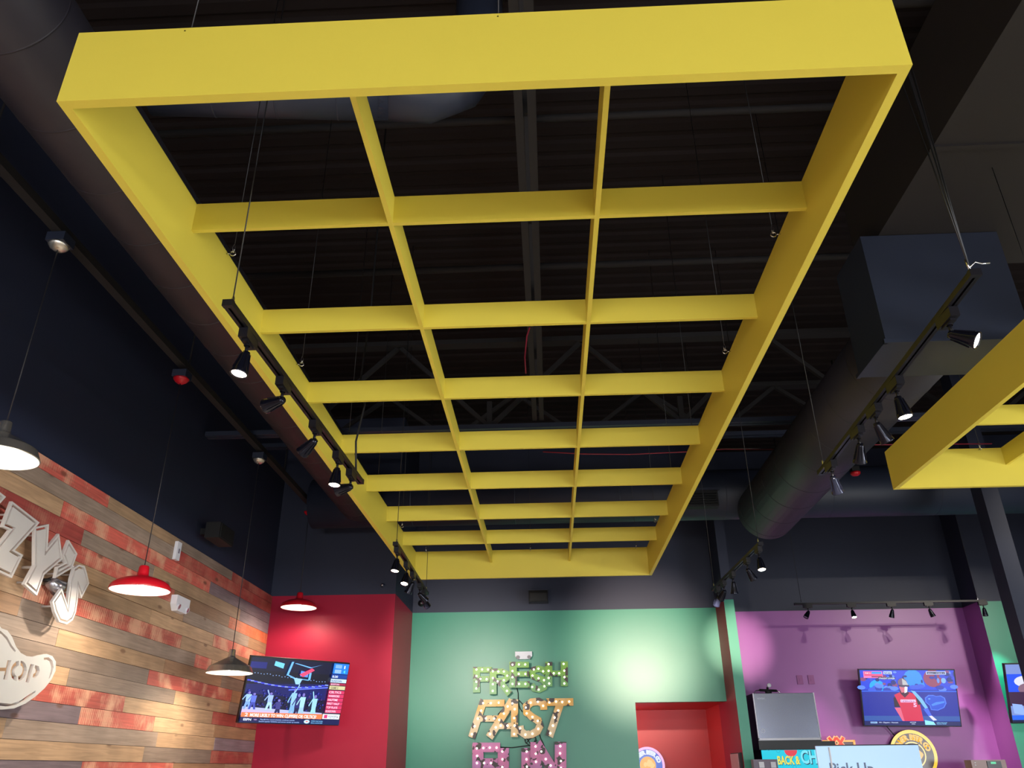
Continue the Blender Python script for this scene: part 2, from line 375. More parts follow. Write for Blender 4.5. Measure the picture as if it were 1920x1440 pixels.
# green wall with a doorway at its right end
XO, ZO = 1.064, .7494+EYE
g = MB().box(-1.82, XO, YG, YG+.12, 0, T).box(XO, 2.21, YG, YG+.12, ZO, T); struct('wall_back', g, M['green'])
struct('wall_back', MB().box(-1.82, 2.21, YG, YG+.12, T, ZC+.03), M['navy'])
YH = 12.3
h = MB().box(-.6, 2.33, YH, YH+.1, 0, ZO+.1).box(-.7, -.6, YG+.12, YH+.1, 0, ZO+.1).box(2.21, 2.33, 11.3, YH, 0, ZO+.1).box(-.6, 2.21, YG+.12, YH, ZO, ZO+.1)
struct('wall_hallway', h, M['hallred'])
# left divider: red on its left face, green on its front, purple on its right
d = MB(); a, b_, c_, e_ = 2.21, 2.332, YD1, 11.3
d.m = 0; d.poly([(a, c_, 0), (a, c_, T), (a, e_, T), (a, e_, 0)])
d.m = 1; d.poly([(a, c_, 0), (b_, c_, 0), (b_, c_, T), (a, c_, T)])
d.m = 2; d.poly([(b_, c_, 0), (b_, e_, 0), (b_, e_, T), (b_, c_, T)])
d.m = 3; d.box(a, b_, c_, e_, T, ZC+.03)
struct('wall_divider', d, [M['red'], M['green'], M['purple'], M['navy']])
wall('wall_back_right', M['purple'], 2.332, 5.56, YP, YP+.2)
d = MB(); a, e_ = 5.56, 11.3
d.m = 0; d.poly([(a, YD2, 0), (a, YD2, T), (a, e_, T), (a, e_, 0)])
d.m = 1; d.poly([(a, YD2, 0), (XR, YD2, 0), (XR, YD2, T), (a, YD2, T)])
d.m = 2; d.box(a, XR, YD2, e_, T, ZC+.03)
struct('wall_back_right', d, [M['purple'], M['green'], M['navy']])
# right wall with a window, and the shop front behind the camera
def windowed(name, along, fixed, thick, a0, a1, wins, n0):
    mb = MB(); zs0, zs1 = .5, 2.8; cur = a0
    def bx(p, q, z0, z1):
        if along == 'x': mb.box(p, q, fixed, fixed+thick, z0, z1)
        else: mb.box(fixed, fixed+thick, p, q, z0, z1)
    bx(a0, a1, 0, zs0); bx(a0, a1, zs1, ZC+.03)
    for p, q in wins: bx(cur, p, zs0, zs1); cur = q
    bx(cur, a1, zs0, zs1); struct(name, mb, M['navy'])
    for i, (p, q) in enumerate(wins):
        f = MB(); t = .05; fx = fixed+thick/2
        for (u0, u1, z0, z1) in ((p, q, zs0, zs0+t), (p, q, zs1-t, zs1), (p, p+t, zs0, zs1), (q-t, q, zs0, zs1), ((p+q)/2-t/2, (p+q)/2+t/2, zs0, zs1)):
            if along == 'x': f.box(u0, u1, fx-.05, fx-.02, z0, z1)
            else: f.box(fx+.02, fx+.05, u0, u1, z0, z1)
        struct('window_%d' % (n0+i), f, M['matblack'])
windowed('wall_front', 'x', YB-.2, .2, XL-.2, XR+.2, [(-3.0, .6), (1.6, 5.2)], 1)
windowed('wall_right', 'y', XR, .2, YB, 11.3, [(-2, 3)], 3)

# ------------------------------------------------------------------ roof steel
def truss_x(name, label, Y, z0, z1, x0, x1, pitch):
    t = thing(name, label, 'roof truss', ((x0+x1)/2, Y, z0))
    MB().box(x0, x1, Y-.05, Y-.008, z0, z0+.045).box(x0, x1, Y+.008, Y+.05, z0, z0+.045).build('bottom_chord', M['ductnavy'], t)
    MB().box(x0, x1, Y-.06, Y+.06, z1-.05, z1).build('top_chord', M['steelblack'], t)
    x = x0; mb = MB()
    while x < x1-.1:
        x2 = min(x+pitch, x1); mb.bar((x, Y, z1-.04), ((x+x2)/2, Y, z0+.03), .04, .04); mb.bar(((x+x2)/2, Y, z0+.03), (x2, Y, z1-.04), .04, .04)
        mb.bar(((x+x2)/2, Y, z0+.03), ((x+x2)/2, Y, z0+.3), .05, .05); x = x2
    mb.build('web', M['steelblack'], t)
truss_x('roof_truss', 'dark open web roof truss spanning the room above the far half of the yellow frame', 7.05, 4.56, 5.55, XL, XR, 1.86)
def joist_y(X, z0, y0, y1, label):
    t = thing('roof_joist', label, 'joist', (X, (y0+y1)/2, z0))
    MB().box(X-.055, X-.012, y0, y1, z0, z0+.05).box(X+.012, X+.055, y0, y1, z0, z0+.05).build('bottom_chord', M['steelblack'], t)
    MB().box(X-.06, X+.06, y0, y1, z0+.75, z0+.8).build('top_chord', M['steelblack'], t)
    mb = MB(); y = y0
    while y < y1-.3: mb.bar((X, y, z0+.77), (X, y+.45, z0+.03), .03, .03); mb.bar((X, y+.45, z0+.03), (X, y+.9, z0+.77), .03, .03); y += .9
    mb.build('web', M['steelblack'], t)
joist_y(-.045, 4.62, -1.0, 6.98, 'dark twin angle roof joist running away from the viewer above the yellow frame')
truss_x('roof_truss', 'dark open web roof truss crossing between the round duct and the header duct', 8.35, 4.95, 5.6, XL, XR, 1.5)
for Y, z, r, lab in ((3.05, 5.35, .03, 'thin dark pipe under the roof deck, nearest the viewer'), (3.95, 5.5, .025, 'thin dark pipe under the roof deck, second from the viewer'), (5.6, 5.45, .03, 'thin dark pipe under the roof deck just before the roof truss')):
    tag(MB().tube([(XL, Y, z), (XR, Y, z)], r).build('ceiling_pipe', M['steelblack']), lab, 'pipe')

# ------------------------------------------------------------------ ducts
def round_duct(name, label, a, b, r, m, seam=.35, cap=True):
    t = thing(name, label, 'duct', tuple((Vector(a)+Vector(b))/2))
    MB().tube([a, b], r, 40, cap).build('duct_body', m, t)
    A = Vector(a); B = Vector(b); D = (B-A).normalized(); L = (B-A).length; q = seam
    while q < L:
        MB().lathe([(r-.002, -.006), (r+.002, -.003), (r+.002, .003), (r-.002, .006)], 40, D, A+D*q).build('seam_ring', m, t); q += seam
    return t
round_duct('round_duct', 'long dark round duct running along the left side of the yellow frame', (-2.12, -2.5, 2.79+EYE), (-2.12, 8.62, 2.79+EYE), .245, M['duct'], .42)
round_duct('round_duct', 'large dark round duct leaving the box plenum on the right', (2.45, 4.50, 2.55+EYE), (2.45, 8.62, 2.55+EYE), .31, M['duct'], .5)
hd = round_duct('header_duct', 'dark round header duct crossing in front of the back walls', (-2.75, 8.93, 2.86+EYE), (8.6, 8.93, 2.86+EYE), .29, M['ductnavy'], 1.2)
v = thing('duct_grille', 'black rectangular air grille on the underside of the header duct', 'air grille', (1.70, 8.60, 2.62+EYE))
MB().box(1.45, 1.93, 8.55, 8.66, 2.61+EYE, 2.80+EYE).build('grille_box', M['matblack'], v)
s = MB()
for i in range(5): s.box(1.47, 1.91, 8.54, 8.552, 2.635+EYE+i*.028, 2.645+EYE+i*.028)
s.build('louvres', M['black'], v)
MB().box(1.43, 1.95, 8.535, 8.56, 2.795+EYE, 2.82+EYE).build('flange', M['ductnavy'], v)
bd = round_duct('branch_duct', 'dark branch duct bending away inside the near left of the yellow frame', (-1.88, 2.75, 4.62), (-.75, 2.95, 4.72), .13, M['ductnavy'], .3)
el = MB(); el.tube([(-.80, 2.94, 4.715), (-.55, 3.0, 4.74), (-.38, 3.02, 4.84), (-.30, 3.03, 5.0), (-.28, 3.03, 5.8)], .13, 24); el.build('elbow', M['ductnavy'], bd)
# box plenum and trunk on the right
t = thing('duct_plenum', 'dark blue box plenum hanging under the trunk duct at the right', 'duct', (2.42, 4.31, 2.2+EYE))
MB().box(2.0, 2.83, 4.09, 4.54, 2.2+EYE, 2.955+EYE).build('plenum_box', M['ductnavy'], t)
f = MB(); z0 = 2.2+EYE
f.box(1.985, 2.845, 4.078, 4.10, z0-.004, z0+.022).box(1.985, 2.007, 4.09, 4.55, z0-.004, z0+.022).box(2.823, 2.845, 4.09, 4.55, z0-.004, z0+.022)
f.build('bottom_flange', M['ductnavy'], t)
t = thing('trunk_duct', 'big dark rectangular trunk duct overhead at the top right', 'duct', (2.9, 1.0, 2.96+EYE))
MB().box(2.115, 3.7, -2.5, 4.45, 2.96+EYE, 3.6+EYE).build('duct_body', M['trunk'], t)
for q in (-1.2, .3, 1.8, 3.3): MB().box(2.10, 3.715, q, q+.03, 2.945+EYE, 3.61+EYE).build('seam_flange', M['trunk'], t)
t = thing('steel_column', 'dark blue square steel column at the right in front of the green wall', 'column', (4.58, 8.1, 0))
MB().box(4.50, 4.668, 8.0, 8.2, .015, ZC).build('shaft', M['navy'], t); MB().box(4.44, 4.73, 7.94, 8.26, 0, .015).build('base_plate', M['navy'], t)

# ------------------------------------------------------------------ yellow frames
def frame(label, x0, x1, y0, y1, l1, l2, hooks, cab):
    Z0 = 1.75+EYE; Z1 = Z0+.2825; ZS = Z1-.128; t = .0305
    F = thing('ceiling_frame', label, 'ceiling frame', ((x0+x1)/2, (y0+y1)/2, Z0)); Y = M['yellow']
    for (a, b, c, d) in ((x0, x1, y0, y0+t), (x0, x1, y1-t, y1), (x0, x0+t, y0+t, y1-t), (x1-t, x1, y0+t, y1-t)):
        MB().box(a, b, c, d, Z0, Z1).build('rim_board', Y, F)
    s = .019
    ys = [y0+(y1-y0)*(i+1)/8+.01 for i in range(7)]
    for y in ys: MB().box(x0+t, x1-t, y, y+s, ZS, Z1).build('cross_slat', Y, F)
    for x in (l1, l2): MB().box(x-s/2, x+s/2, y0+t, y1-t, ZS-.0008, Z1-.0008).build('lengthwise_slat', Y, F)
    for (x, y, dx, dy) in hooks:
        ctop = ZC if x < 2 else 4.56 if y < 4 else ZC
        c = MB().tube([(x+dx*.03, y+dy*.03, Z1+.035), (x+dx*.03, y+dy*.03, ctop)], .0022, 6).build('suspension_cable', M['cable'], F)
        h = MB(); cx, cy = x+dx*.03, y+dy*.03; zz = Z1-.012
        h.tube([(x, y, zz), (cx-dx*.012, cy-dy*.012, zz)], .003, 6)
        h.tube([(cx+dx*.012*math.cos(q), cy+dy*.012*math.cos(q), zz+.012*math.sin(q)) for q in [PI+2*PI*i/12 for i in range(12)]], .003, 6)
        h.tube([(cx, cy, zz+.004), (cx+.006, cy, zz+.03), (cx, cy, zz+.055), (cx-.006, cy, zz+.03), (cx, cy, zz+.004)], .0022, 6)
        h.build('eye_hook', M['zinc'], c)
    return F
FX0, FX1, FY0, FY1 = -1.381, 1.055, 1.627, 8.058
hk = []
for y in (2.76, 3.80, 4.91, 5.9, 7.03): hk += [(FX0+.0305, y, 1, 0), (FX1-.0305, y, -1, 0)]
hk += [(-1.24, FY1-.0305, 0, -1), (-.164, FY1-.0305, 0, -1), (.915, FY1-.0305, 0, -1), (-1.05, FY0, 0, 1), (-.10, FY0, 0, 1)]
frame('large yellow ceiling grid frame hung over the middle of the room', FX0, FX1, FY0, FY1, -.568, .23, hk, 1)
frame('second yellow ceiling grid frame, cut off by the right edge', 2.455, 4.891, -.99, 5.44, 3.268, 4.066, [(2.4855, 3.5, 1, 0), (3.10, 5.41, 0, -1), (2.4855, 1.5, 1, 0)], 1)
# ------------------------------------------------------------------ track lighting
ZT = 1.5+EYE
def head_proto():
    t = thing('track_spotlight', 'x', 'track light', (0, 0, 0))
    MB().box(-.017, .017, -.055, .055, -.05, -.012).box(-.011, .011, -.035, .035, -.058, -.05).build('adapter', M['trackm'], t, False)
    MB().tube([(0, 0, -.055), (0, 0, -.10)], .0065, 10).lathe([(.012, -.062), (.012, -.055)], 10).build('stem', M['trackm'], t, False)
    sh = MB(); sh.lathe([(0, .012), (.014, .012), (.017, .0), (.019, -.022), (.026, -.058), (.033, -.082), (.033, -.086), (.029, -.086), (.027, -.08)], 20)
    for j in range(8):
        a = 2*PI*j/8; e = Vector((math.cos(a), math.sin(a), 0)); sh.bar(e*.017+Vector((0, 0, 0)), e*.0295+Vector((0, 0, -.068)), .002, .006)
    s = sh.build('lamp_shade', M['chromeblk'], t, False); s.location = (0, 0, -.10)
    MB().lathe([(0, -.082), (.028, -.082)], 20).build('lens', M['lenson'], s, False)
    return t
hproto = None
def aim(d): return Vector((0, 0, -1)).rotation_difference(Vector(d).normalized())
def spot_at(px, py, X0, X1, Y0, Y1, d, label, group, lit, e=0, target=None, size=55, col=(1, .90, .78), frac=None, ang=0):
    """a spotlight hanging on the track; frac is its place along the rail"""
    global hproto
    x = X0+(X1-X0)*frac; y = Y0+(Y1-Y0)*frac; z = ZT if not isinstance(px, float) else px
    if hproto is None: hproto = head_proto(); o = hproto
    else: o = copy_tree(hproto)
    o.location = (x, y, z); tag(o, label, 'track light', group)
    o.rotation_euler = (0, 0, ang)
    sh = [c for c in o.children if c.name.startswith('lamp_shade')][0]
    p = Vector((x, y, z-.10))
    dv = Vector(d).normalized()
    rot = aim(Matrix.Rotation(-ang, 3, 'Z') @ dv); sh.rotation_mode = 'QUATERNION'; sh.rotation_quaternion = rot
    ln = sh.children[0]
    if lit < 2:
        ln.data = ln.data.copy(); ln.data.materials[0] = M['lensdim' if lit == 1 else 'lensoff']
    if e:
        l = bpy.data.lights.new('spot_beam', 'SPOT'); l.energy = e; l.spot_size = math.radians(size); l.spot_blend = 1.0; l.color = col; l.shadow_soft_size = .025
        q = bpy.data.objects.new('spot_beam', l); COL.objects.link(q)
        q.location = p+dv*.10; dd = dv if target is None else (Vector(target)-q.location).normalized()
        q.rotation_mode = 'QUATERNION'; q.rotation_quaternion = aim(dd)
    return o
def track(label, X0, X1, Y0, Y1, z=ZT, wires=(), wtop=ZC, cord=None, mtr='trackm'):
    t = thing('lighting_track', label, 'lighting track', ((X0+X1)/2, (Y0+Y1)/2, z))
    A = Vector((X0, Y0, z)); B = Vector((X1, Y1, z)); d = (B-A).normalized(); n = d.cross(Vector((0, 0, 1)))
    r = MB()
    r.bar(A+Vector((0, 0, .008)), B+Vector((0, 0, .008)), .036, .006)
    for sgn in (-1, 1): r.bar(A+n*(sgn*.015)-Vector((0, 0, .002)), B+n*(sgn*.015)-Vector((0, 0, .002)), .006, .020)
    for sgn in (-1, 1): r.bar(A+n*(sgn*.0085)-Vector((0, 0, .010)), B+n*(sgn*.0085)-Vector((0, 0, .010)), .008, .003)
    r.build('rail', M[mtr], t)
    for P, q in ((A, -1), (B, 1)): MB().bar(P+d*(q*.0), P+d*(q*.02), .038, .026).build('end_cap', M['trackm'], t)
    for fr in wires:
        P = A.lerp(B, fr); w_ = MB().tube([P+Vector((0, 0, .01)), P+Vector((0, 0, wtop-z))], .0025, 6).build('suspension_wire', M['cable'], t)
        MB().lathe([(.006, .0), (.006, .03), (.003, .04)], 10, org=P+Vector((0, 0, .01))).build('wire_gripper', M['zinc'], w_)
    if cord:
        MB().tube(cord, .006, 8).build('power_cord', M['matblack'], t)
    return t
# track A: left, near
gA = 'spotlights on the near left track'
A = (-1.107, -1.061, 2.356, 4.275)
track('black lighting track under the left edge of the yellow frame, nearer one', *A, wires=(0.01,), cord=[(-1.063, 4.17, 3.12), (-1.075, 4.16, 3.3), (-1.05, 4.2, 3.55), (-1.09, 4.2, 3.7), (-1.06, 4.2, 4.2), (-1.06, 4.2, ZC)])
spot_at(0, 0, *A, (-.12, -.12, -1), 'lit spotlight nearest the viewer on the near left track', gA, 2, 190, frac=.10)
spot_at(0, 0, *A, (-1, .45, -.12), 'spotlight turned sideways, second from the near end of the near left track', gA, 0, 60, target=(-3.3, 4.9, 2.5), frac=.31)
spot_at(0, 0, *A, (-.75, .45, -.5), 'spotlight tilted down left, middle one of the near left track', gA, 0, 60, target=(-3.3, 6.2, 2.2), frac=.55)
spot_at(0, 0, *A, (-.05, -.12, -1), 'lit spotlight, fourth from the near end of the near left track', gA, 2, 190, frac=.76)
spot_at(0, 0, *A, (-1, .35, -.12), 'spotlight turned sideways at the far end of the near left track', gA, 0, 60, target=(-3.3, 7.2, 2.6), frac=.90)
# track B: left, far
B = (-1.108, -1.139, 5.683, 7.48); gB = 'spotlights on the far left track'
track('black lighting track at the far left corner of the yellow frame', *B, wires=(0.02, .98))
spot_at(0, 0, *B, (-.1, -.2, -1), 'lit spotlight at the near end of the far left track', gB, 2, 190, frac=.05)
spot_at(0, 0, *B, (-.1, -.35, -1), 'lit spotlight second on the far left track', gB, 2, 190, frac=.31)
spot_at(0, 0, *B, (-.5, .3, -.9), 'dim edged spotlight in the middle of the far left track', gB, 1, 35, target=(-2.4, 9.49, 2.3), frac=.50)
spot_at(0, 0, *B, (.6, .7, -.6), 'dark spotlight fourth on the far left track', gB, 0, 160, target=(-1.9, 9.49, 2.2), frac=.75, size=40)
spot_at(0, 0, *B, (.3, .8, -.5), 'dark spotlight at the far end of the far left track', gB, 0, 300, target=(-1.1, 10.77, 2.9), frac=.90, size=50)
# track C: right, near
Cc = (1.479, 1.569, 2.318, 4.309); gC = 'spotlights on the near right track'
track('black lighting track between the two yellow frames', *Cc, wires=(.97,))
hw = MB()
for k, (dx, dy) in enumerate(((0, 0), (.012, .004), (-.010, .008))):
    hw.tube([(1.48, 2.33, ZT+.03), (1.48+dx, 2.33+dy, 3.6), (1.48+dx*3, 2.33+dy*3, 4.3), (1.48+dx, 2.33+dy, ZC)], .0028, 6)
hwt = thing('twisted_wire', 'twisted steel wires holding up the near end of the right track', 'wire', (1.48, 2.33, ZT+.02))
hw.build('strands', M['cable'], hwt)
MB().tube([(1.48, 2.33, ZT+.035), (1.505, 2.33, ZT+.06), (1.53, 2.335, ZT+.055), (1.56, 2.34, ZT+.06)], .003, 6).tube([(1.48, 2.33, ZT+.03), (1.475, 2.33, ZT+.07)], .004, 6).build('wire_tail', M['zinc'], hwt)
spot_at(0, 0, *Cc, (.72, -.5, -.6), 'lit glaring spotlight nearest the viewer on the right track', gC, 2, 190, frac=.12)
spot_at(0, 0, *Cc, (.1, -.05, -1), 'lit spotlight second on the near right track', gC, 2, 190, frac=.40)
spot_at(0, 0, *Cc, (.5, .35, -.9), 'spotlight tilted right, third on the near right track', gC, 1, 30, frac=.54)
spot_at(0, 0, *Cc, (.05, .7, -.8), 'spotlight tilted away, fourth on the near right track', gC, 0, 60, target=(2.3, 10.5, 1.9), frac=.67)
spot_at(0, 0, *Cc, (.35, .6, -.9), 'spotlight tilted right at the far end of the near right track', gC, 0, 3000, target=(2.5, 11.1, 3.05), frac=.91, size=9, col=(1, .84, .66))
# track D: right, far
Dd = (1.597, 1.552, 5.902, 7.553); gD = 'spotlights on the far right track'
track('black lighting track right of the far end of the yellow frame', *Dd, wires=(.02, .98))
spot_at(0, 0, *Dd, (0, -.25, -1), 'lit glaring spotlight at the near end of the far right track', gD, 2, 190, frac=.04)
spot_at(0, 0, *Dd, (.5, .4, -.8), 'spotlight tilted right, second on the far right track', gD, 1, 40, frac=.25, size=46)
spot_at(0, 0, *Dd, (.02, .25, -1), 'dim lit spotlight pointing down, third on the far right track', gD, 1, 60, frac=.55, size=50)
spot_at(0, 0, *Dd, (-.3, .7, -.6), 'dark spotlight fourth on the far right track', gD, 0, 80, target=(1.3, 10.77, 2.0), frac=.76, size=60)
spot_at(0, 0, *Dd, (-.2, .6, -.7), 'dark spotlight at the far end of the far right track', gD, 0, 640, target=(1.2, 10.77, 3.05), frac=.91, size=40, col=(1, .78, .62))
# track E: along the purple bay
E0 = onY(1492, 1130, 10.35); E1 = onY(1845, 1129, 10.35); zE = (E0.z+E1.z)/2
Et = (E0.x, E1.x, 10.35, 10.35); gE = 'spotlights on the track in front of the purple wall'
track('black lighting track running across the front of the purple bay', *Et, z=zE, wires=(.03, .97))
def frE(px): return (onY(px, 1130, 10.35).x-E0.x)/(E1.x-E0.x)
spot_at(float(zE), 0, *Et, (-.5, -.1, -.7), 'dark spotlight turned left, leftmost on the purple bay track', gE, 0, 110, target=(3.2, 11.1, 1.2), frac=frE(1513), ang=PI/2)
spot_at(float(zE), 0, *Et, (0, -.35, -1), 'lit spotlight, second from the left on the purple bay track', gE, 2, 40, target=(3.8, 10.9, .4), frac=frE(1595), ang=PI/2)
spot_at(float(zE), 0, *Et, (-.15, .4, -.9), 'dark spotlight in the middle of the purple bay track', gE, 0, 130, target=(4.5, 11.1, 1.6), frac=frE(1670), ang=PI/2)
spot_at(float(zE), 0, *Et, (.35, .1, -1), 'dim edged spotlight, fourth from the left on the purple bay track', gE, 1, 190, target=(5.2, 11.1, 1.5), frac=frE(1740), ang=PI/2)
spot_at(float(zE), 0, *Et, (.1, .3, -1), 'dark spotlight at the right end of the purple bay track', gE, 0, 160, target=(5.8, 10.66, 1.7), frac=frE(1842), ang=PI/2)

# track F: high on the right, outside the photo's frame, lighting the purple bay
Ff = (6.9, 6.9, 4.6, 6.4); gF = 'spotlights on the high right track'
track('black lighting track mounted high on the right side of the room', *Ff, z=4.75, wires=(.02, .98))
spot_at(4.75, 0, *Ff, (-.3, .9, -.4), 'spotlight at the near end of the high right track', gF, 0, 260, target=(4.0, 11.1, 2.9), frac=.1, size=32)
spot_at(4.75, 0, *Ff, (-.2, .9, -.4), 'spotlight in the middle of the high right track', gF, 0, 330, target=(5.0, 11.1, 2.2), frac=.5, size=36)
spot_at(4.75, 0, *Ff, (.1, .9, -.4), 'spotlight at the far end of the high right track', gF, 0, 160, target=(6.2, 10.66, 2.6), frac=.9, size=36)

# ------------------------------------------------------------------ pendants and their strut
def pendant(label, X, Y, zl, ztop, red):
    t = thing('pendant_lamp', label, 'pendant lamp', (X, Y, zl))
    if red: pr = [(.200, 0), (.201, .006), (.198, .025), (.184, .045), (.155, .064), (.115, .080), (.07, .093), (.040, .101), (.037, .12), (.033, .165), (.026, .172), (0, .173)]; m = M['redenamel']
    else: pr = [(.200, 0), (.202, .004), (.200, .008), (.181, .052), (.179, .056), (.175, .058), (.060, .120), (.040, .130), (.034, .134), (.030, .15), (.028, .195), (.026, .200), (0, .201)]; m = M['brushed']
    s = MB().lathe(pr, 48, org=(X, Y, zl)).build('lamp_shade', m, t)
    MB().lathe([(r*.985-.001, z-.003 if i else z+.001) for i, (r, z) in enumerate(pr[:8])], 48, org=(X, Y, zl)).build('shade_lining', M['whiteenamel'], s)
    MB().sphere((X, Y, zl+.055), .03, 16, 10, 1.2).build('bulb', M['pendantbulb'], t)
    hT = pr[-1][1]
    MB().tube([(X, Y, zl+hT), (X, Y, ztop)], .0035, 8).build('cord', M['darkcable'], t)
    cn = MB().lathe([(0, 0), (.02, .0), (.045, .018), (.058, .035), (.060, .045), (0, .045)], 24, org=(X, Y, ztop-.03))
    cn.build('ceiling_canopy', M['redenamel'] if red else M['brushed'], t)
    MB().box(X-.055, X+.055, Y-.055, Y+.055, ztop+.015, ztop+.073).build('junction_box', M['ductnavy'], t)
    l = bpy.data.lights.new('pendant_light', 'SPOT'); l.energy = 36 if Y > 8 else 42; l.color = (1, .85, .68); l.shadow_soft_size = .03; l.spot_size = math.radians(165); l.spot_blend = .5
    o = bpy.data.objects.new('pendant_light', l); COL.objects.link(o); o.location = (X, Y, zl+.015)
    l2 = bpy.data.lights.new('pendant_glow', 'POINT'); l2.energy = 3; l2.color = (1, .88, .74); l2.shadow_soft_size = .02
    o2 = bpy.data.objects.new('pendant_glow', l2); COL.objects.link(o2); o2.location = (X, Y, zl+.012)
XPn = -2.83
pn = [('brushed metal pendant lamp cut off by the left edge', 3.70, 1.475, 0, 2.80), ('red pendant lamp hanging in front of the plank wall', 5.42, 1.14, 1, 2.77), ('brushed metal pendant lamp hanging beside the left television', 7.25, .787, 0, 2.78), ('red pendant lamp hanging in front of the red wall', 9.03, 1.672, 1, 2.78)]
for lab, Y, zl, red, zt in pn: pendant(lab, XPn, Y, zl+EYE, zt+EYE, red)
st = thing('support_strut', 'dark steel strut carrying the pendant lamps along the left wall', 'strut', (XPn, 4, 2.9+EYE))
MB().box(XPn-.03, XPn+.03, -2, 9.45, 2.875+EYE, 2.93+EYE).build('channel', M['steelblack'], st)
for y in (0.5, 3, 5.5, 8): MB().tube([(XPn, y, 2.93+EYE), (XPn, y, ZC)], .006, 6).build('hanger_rod', M['steelblack'], st)
# far red canopy behind the big right duct
p = onY(1604, 889, 8.2)
t = thing('fire_alarm', 'small red domed alarm just right of the big round duct', 'alarm', tuple(p))
MB().lathe([(0, -.02), (.035, -.015), (.05, .0), (.055, .02), (0, .02)], 20, org=p).build('dome', M['redfire'], t)
MB().box(p.x-.04, p.x+.04, p.y-.04, p.y+.04, p.z+.02, p.z+.08).build('back_box', M['matblack'], t)
MB().tube([(p.x, p.y, p.z+.08), (p.x, p.y, ZC)], .01, 8).build('conduit', M['matblack'], t)

# wires across the roof
def wire(pts, r, m, label): tag(MB().tube(pts, r, 6).build('loose_wire', m), label, 'wire')
Yw = 7.7
wire([onY(1018, 847, Yw), onY(1090, 851, Yw), onY(1180, 852, Yw), onY(1290, 847, Yw), onY(1360, 842, Yw), onY(1440, 842, Yw), onY(1620, 834, Yw), onY(1860, 832, Yw)], .006, M['pinkwire'], 'dull red cable sagging between the roof trusses')
wire([onY(1350, 840, 7.6), onY(1430, 841, 7.6), onY(1560, 838, 7.6)], .008, M['cable'], 'pale conduit crossing right of the yellow frame')
wire([onY(998, 600, 5.2), onY(988, 630, 5.2), onY(984, 670, 5.2), onY(986, 700, 5.2)], .006, M['pinkwire'], 'short dull red wire dangling beside the roof joist')

# ------------------------------------------------------------------ small wall fittings
t = thing('wall_speaker', 'small black speaker on the dark wall above the green wall', 'speaker', (-.127, 10.68, 1.98+EYE))
MB().box(-.254, 0, 10.60, 10.74, 1.985+EYE, 2.135+EYE).build('cabinet', M['black'], t); MB().box(-.24, -.014, 10.592, 10.60, 2.0+EYE, 2.10+EYE).build('grille', M['matblack'], t)
MB().box(-.258, .004, 10.59, 10.745, 2.135+EYE, 2.147+EYE).build('top_trim', M['ductnavy'], t); MB().box(-.16, -.09, 10.74, 10.77, 2.02+EYE, 2.1+EYE).build('bracket', M['matblack'], t)
t = thing('wall_speaker', 'black speaker on the dark left wall above the planks', 'speaker', (-3.15, 7.35, 2.03+EYE))
MB().box(-3.22, -3.08, 7.16, 7.52, 1.99+EYE, 2.14+EYE).build('cabinet', M['matblack'], t); MB().box(-3.33, -3.22, 7.3, 7.4, 2.06+EYE, 2.12+EYE).build('bracket', M['matblack'], t)
MB().box(-3.08, -3.072, 7.18, 7.50, 2.0+EYE, 2.13+EYE).build('grille', M['matblack'], t)
p = onY(790, 1131, 10.7)
t = thing('security_camera', 'small black dome camera on the dark wall left above the green wall', 'camera', tuple(p))
MB().sphere(p, .045, 16, 10).build('dome', M['black'], t); MB().lathe([(0, 0), (.03, 0), (.03, .07), (0, .07)], 16, (0, 1, 0), p).build('mount', M['black'], t)
p = onY(717, 1097, 9.45)
t = thing('wall_sprinkler', 'tiny sprinkler head on the dark wall above the red wall', 'sprinkler', tuple(p))
MB().lathe([(.028, .04), (.028, .03), (.01, .028), (.008, 0), (0, 0)], 14, (0, 1, 0), p).build('escutcheon', M['ductnavy'], t); MB().lathe([(0, -.02), (.012, -.02), (.012, -.01), (.004, -.008), (.004, .005)], 12, (0, 1, 0), p).build('nozzle', M['zinc'], t)
def emergency(label, c, ax, out, w_, h_):
    t = thing('emergency_light', label, 'emergency light', tuple(c)); c = Vector(c); up = Vector((0, 0, 1)); ax = Vector(ax); out = Vector(out)
    b = MB(); pts = [(-w_/2, h_/2), (w_/2, h_/2), (w_/2, -h_*.1), (w_*.34, -h_/2), (-w_*.34, -h_/2), (-w_/2, -h_*.1)]
    b.prism([c+ax*x+up*y for x, y in pts], out*.055); b.build('housing', M['white'], t)
    for q in (-1, 1):
        o_ = c+ax*(q*w_*.33)-up*(h_*.22)+out*.055
        hh = MB().lathe([(0, -.02), (.02, -.02), (.024, .0), (.024, .015)], 16, out-up*.3, o_).build('lamp_head', M['white'], t)
        MB().lathe([(0, .013), (.021, .013)], 16, out-up*.3, o_).build('lens', M['lensoff'], hh)
emergency('white twin head emergency light on the plank wall under the red pendant', (XL+.005, 7.03, 1.345+EYE), (0, 1, 0), (1, 0, 0), .27, .13)
emergency('white twin head emergency light on the green wall above the word FRESH', (-.336, YG-.002, 1.33+EYE), (1, 0, 0), (0, -1, 0), .22, .095)
t = thing('wall_plate', 'small white rectangular plate near the top of the plank wall', 'wall plate', (XL, 6.84, 1.8+EYE))
MB().box(XL+.001, XL+.03, 6.79, 6.87, 1.70+EYE, 1.86+EYE).build('plate', M['white'], t); MB().box(XL+.03, XL+.034, 6.82, 6.84, 1.76+EYE, 1.80+EYE).build('button', M['greybox'], t)
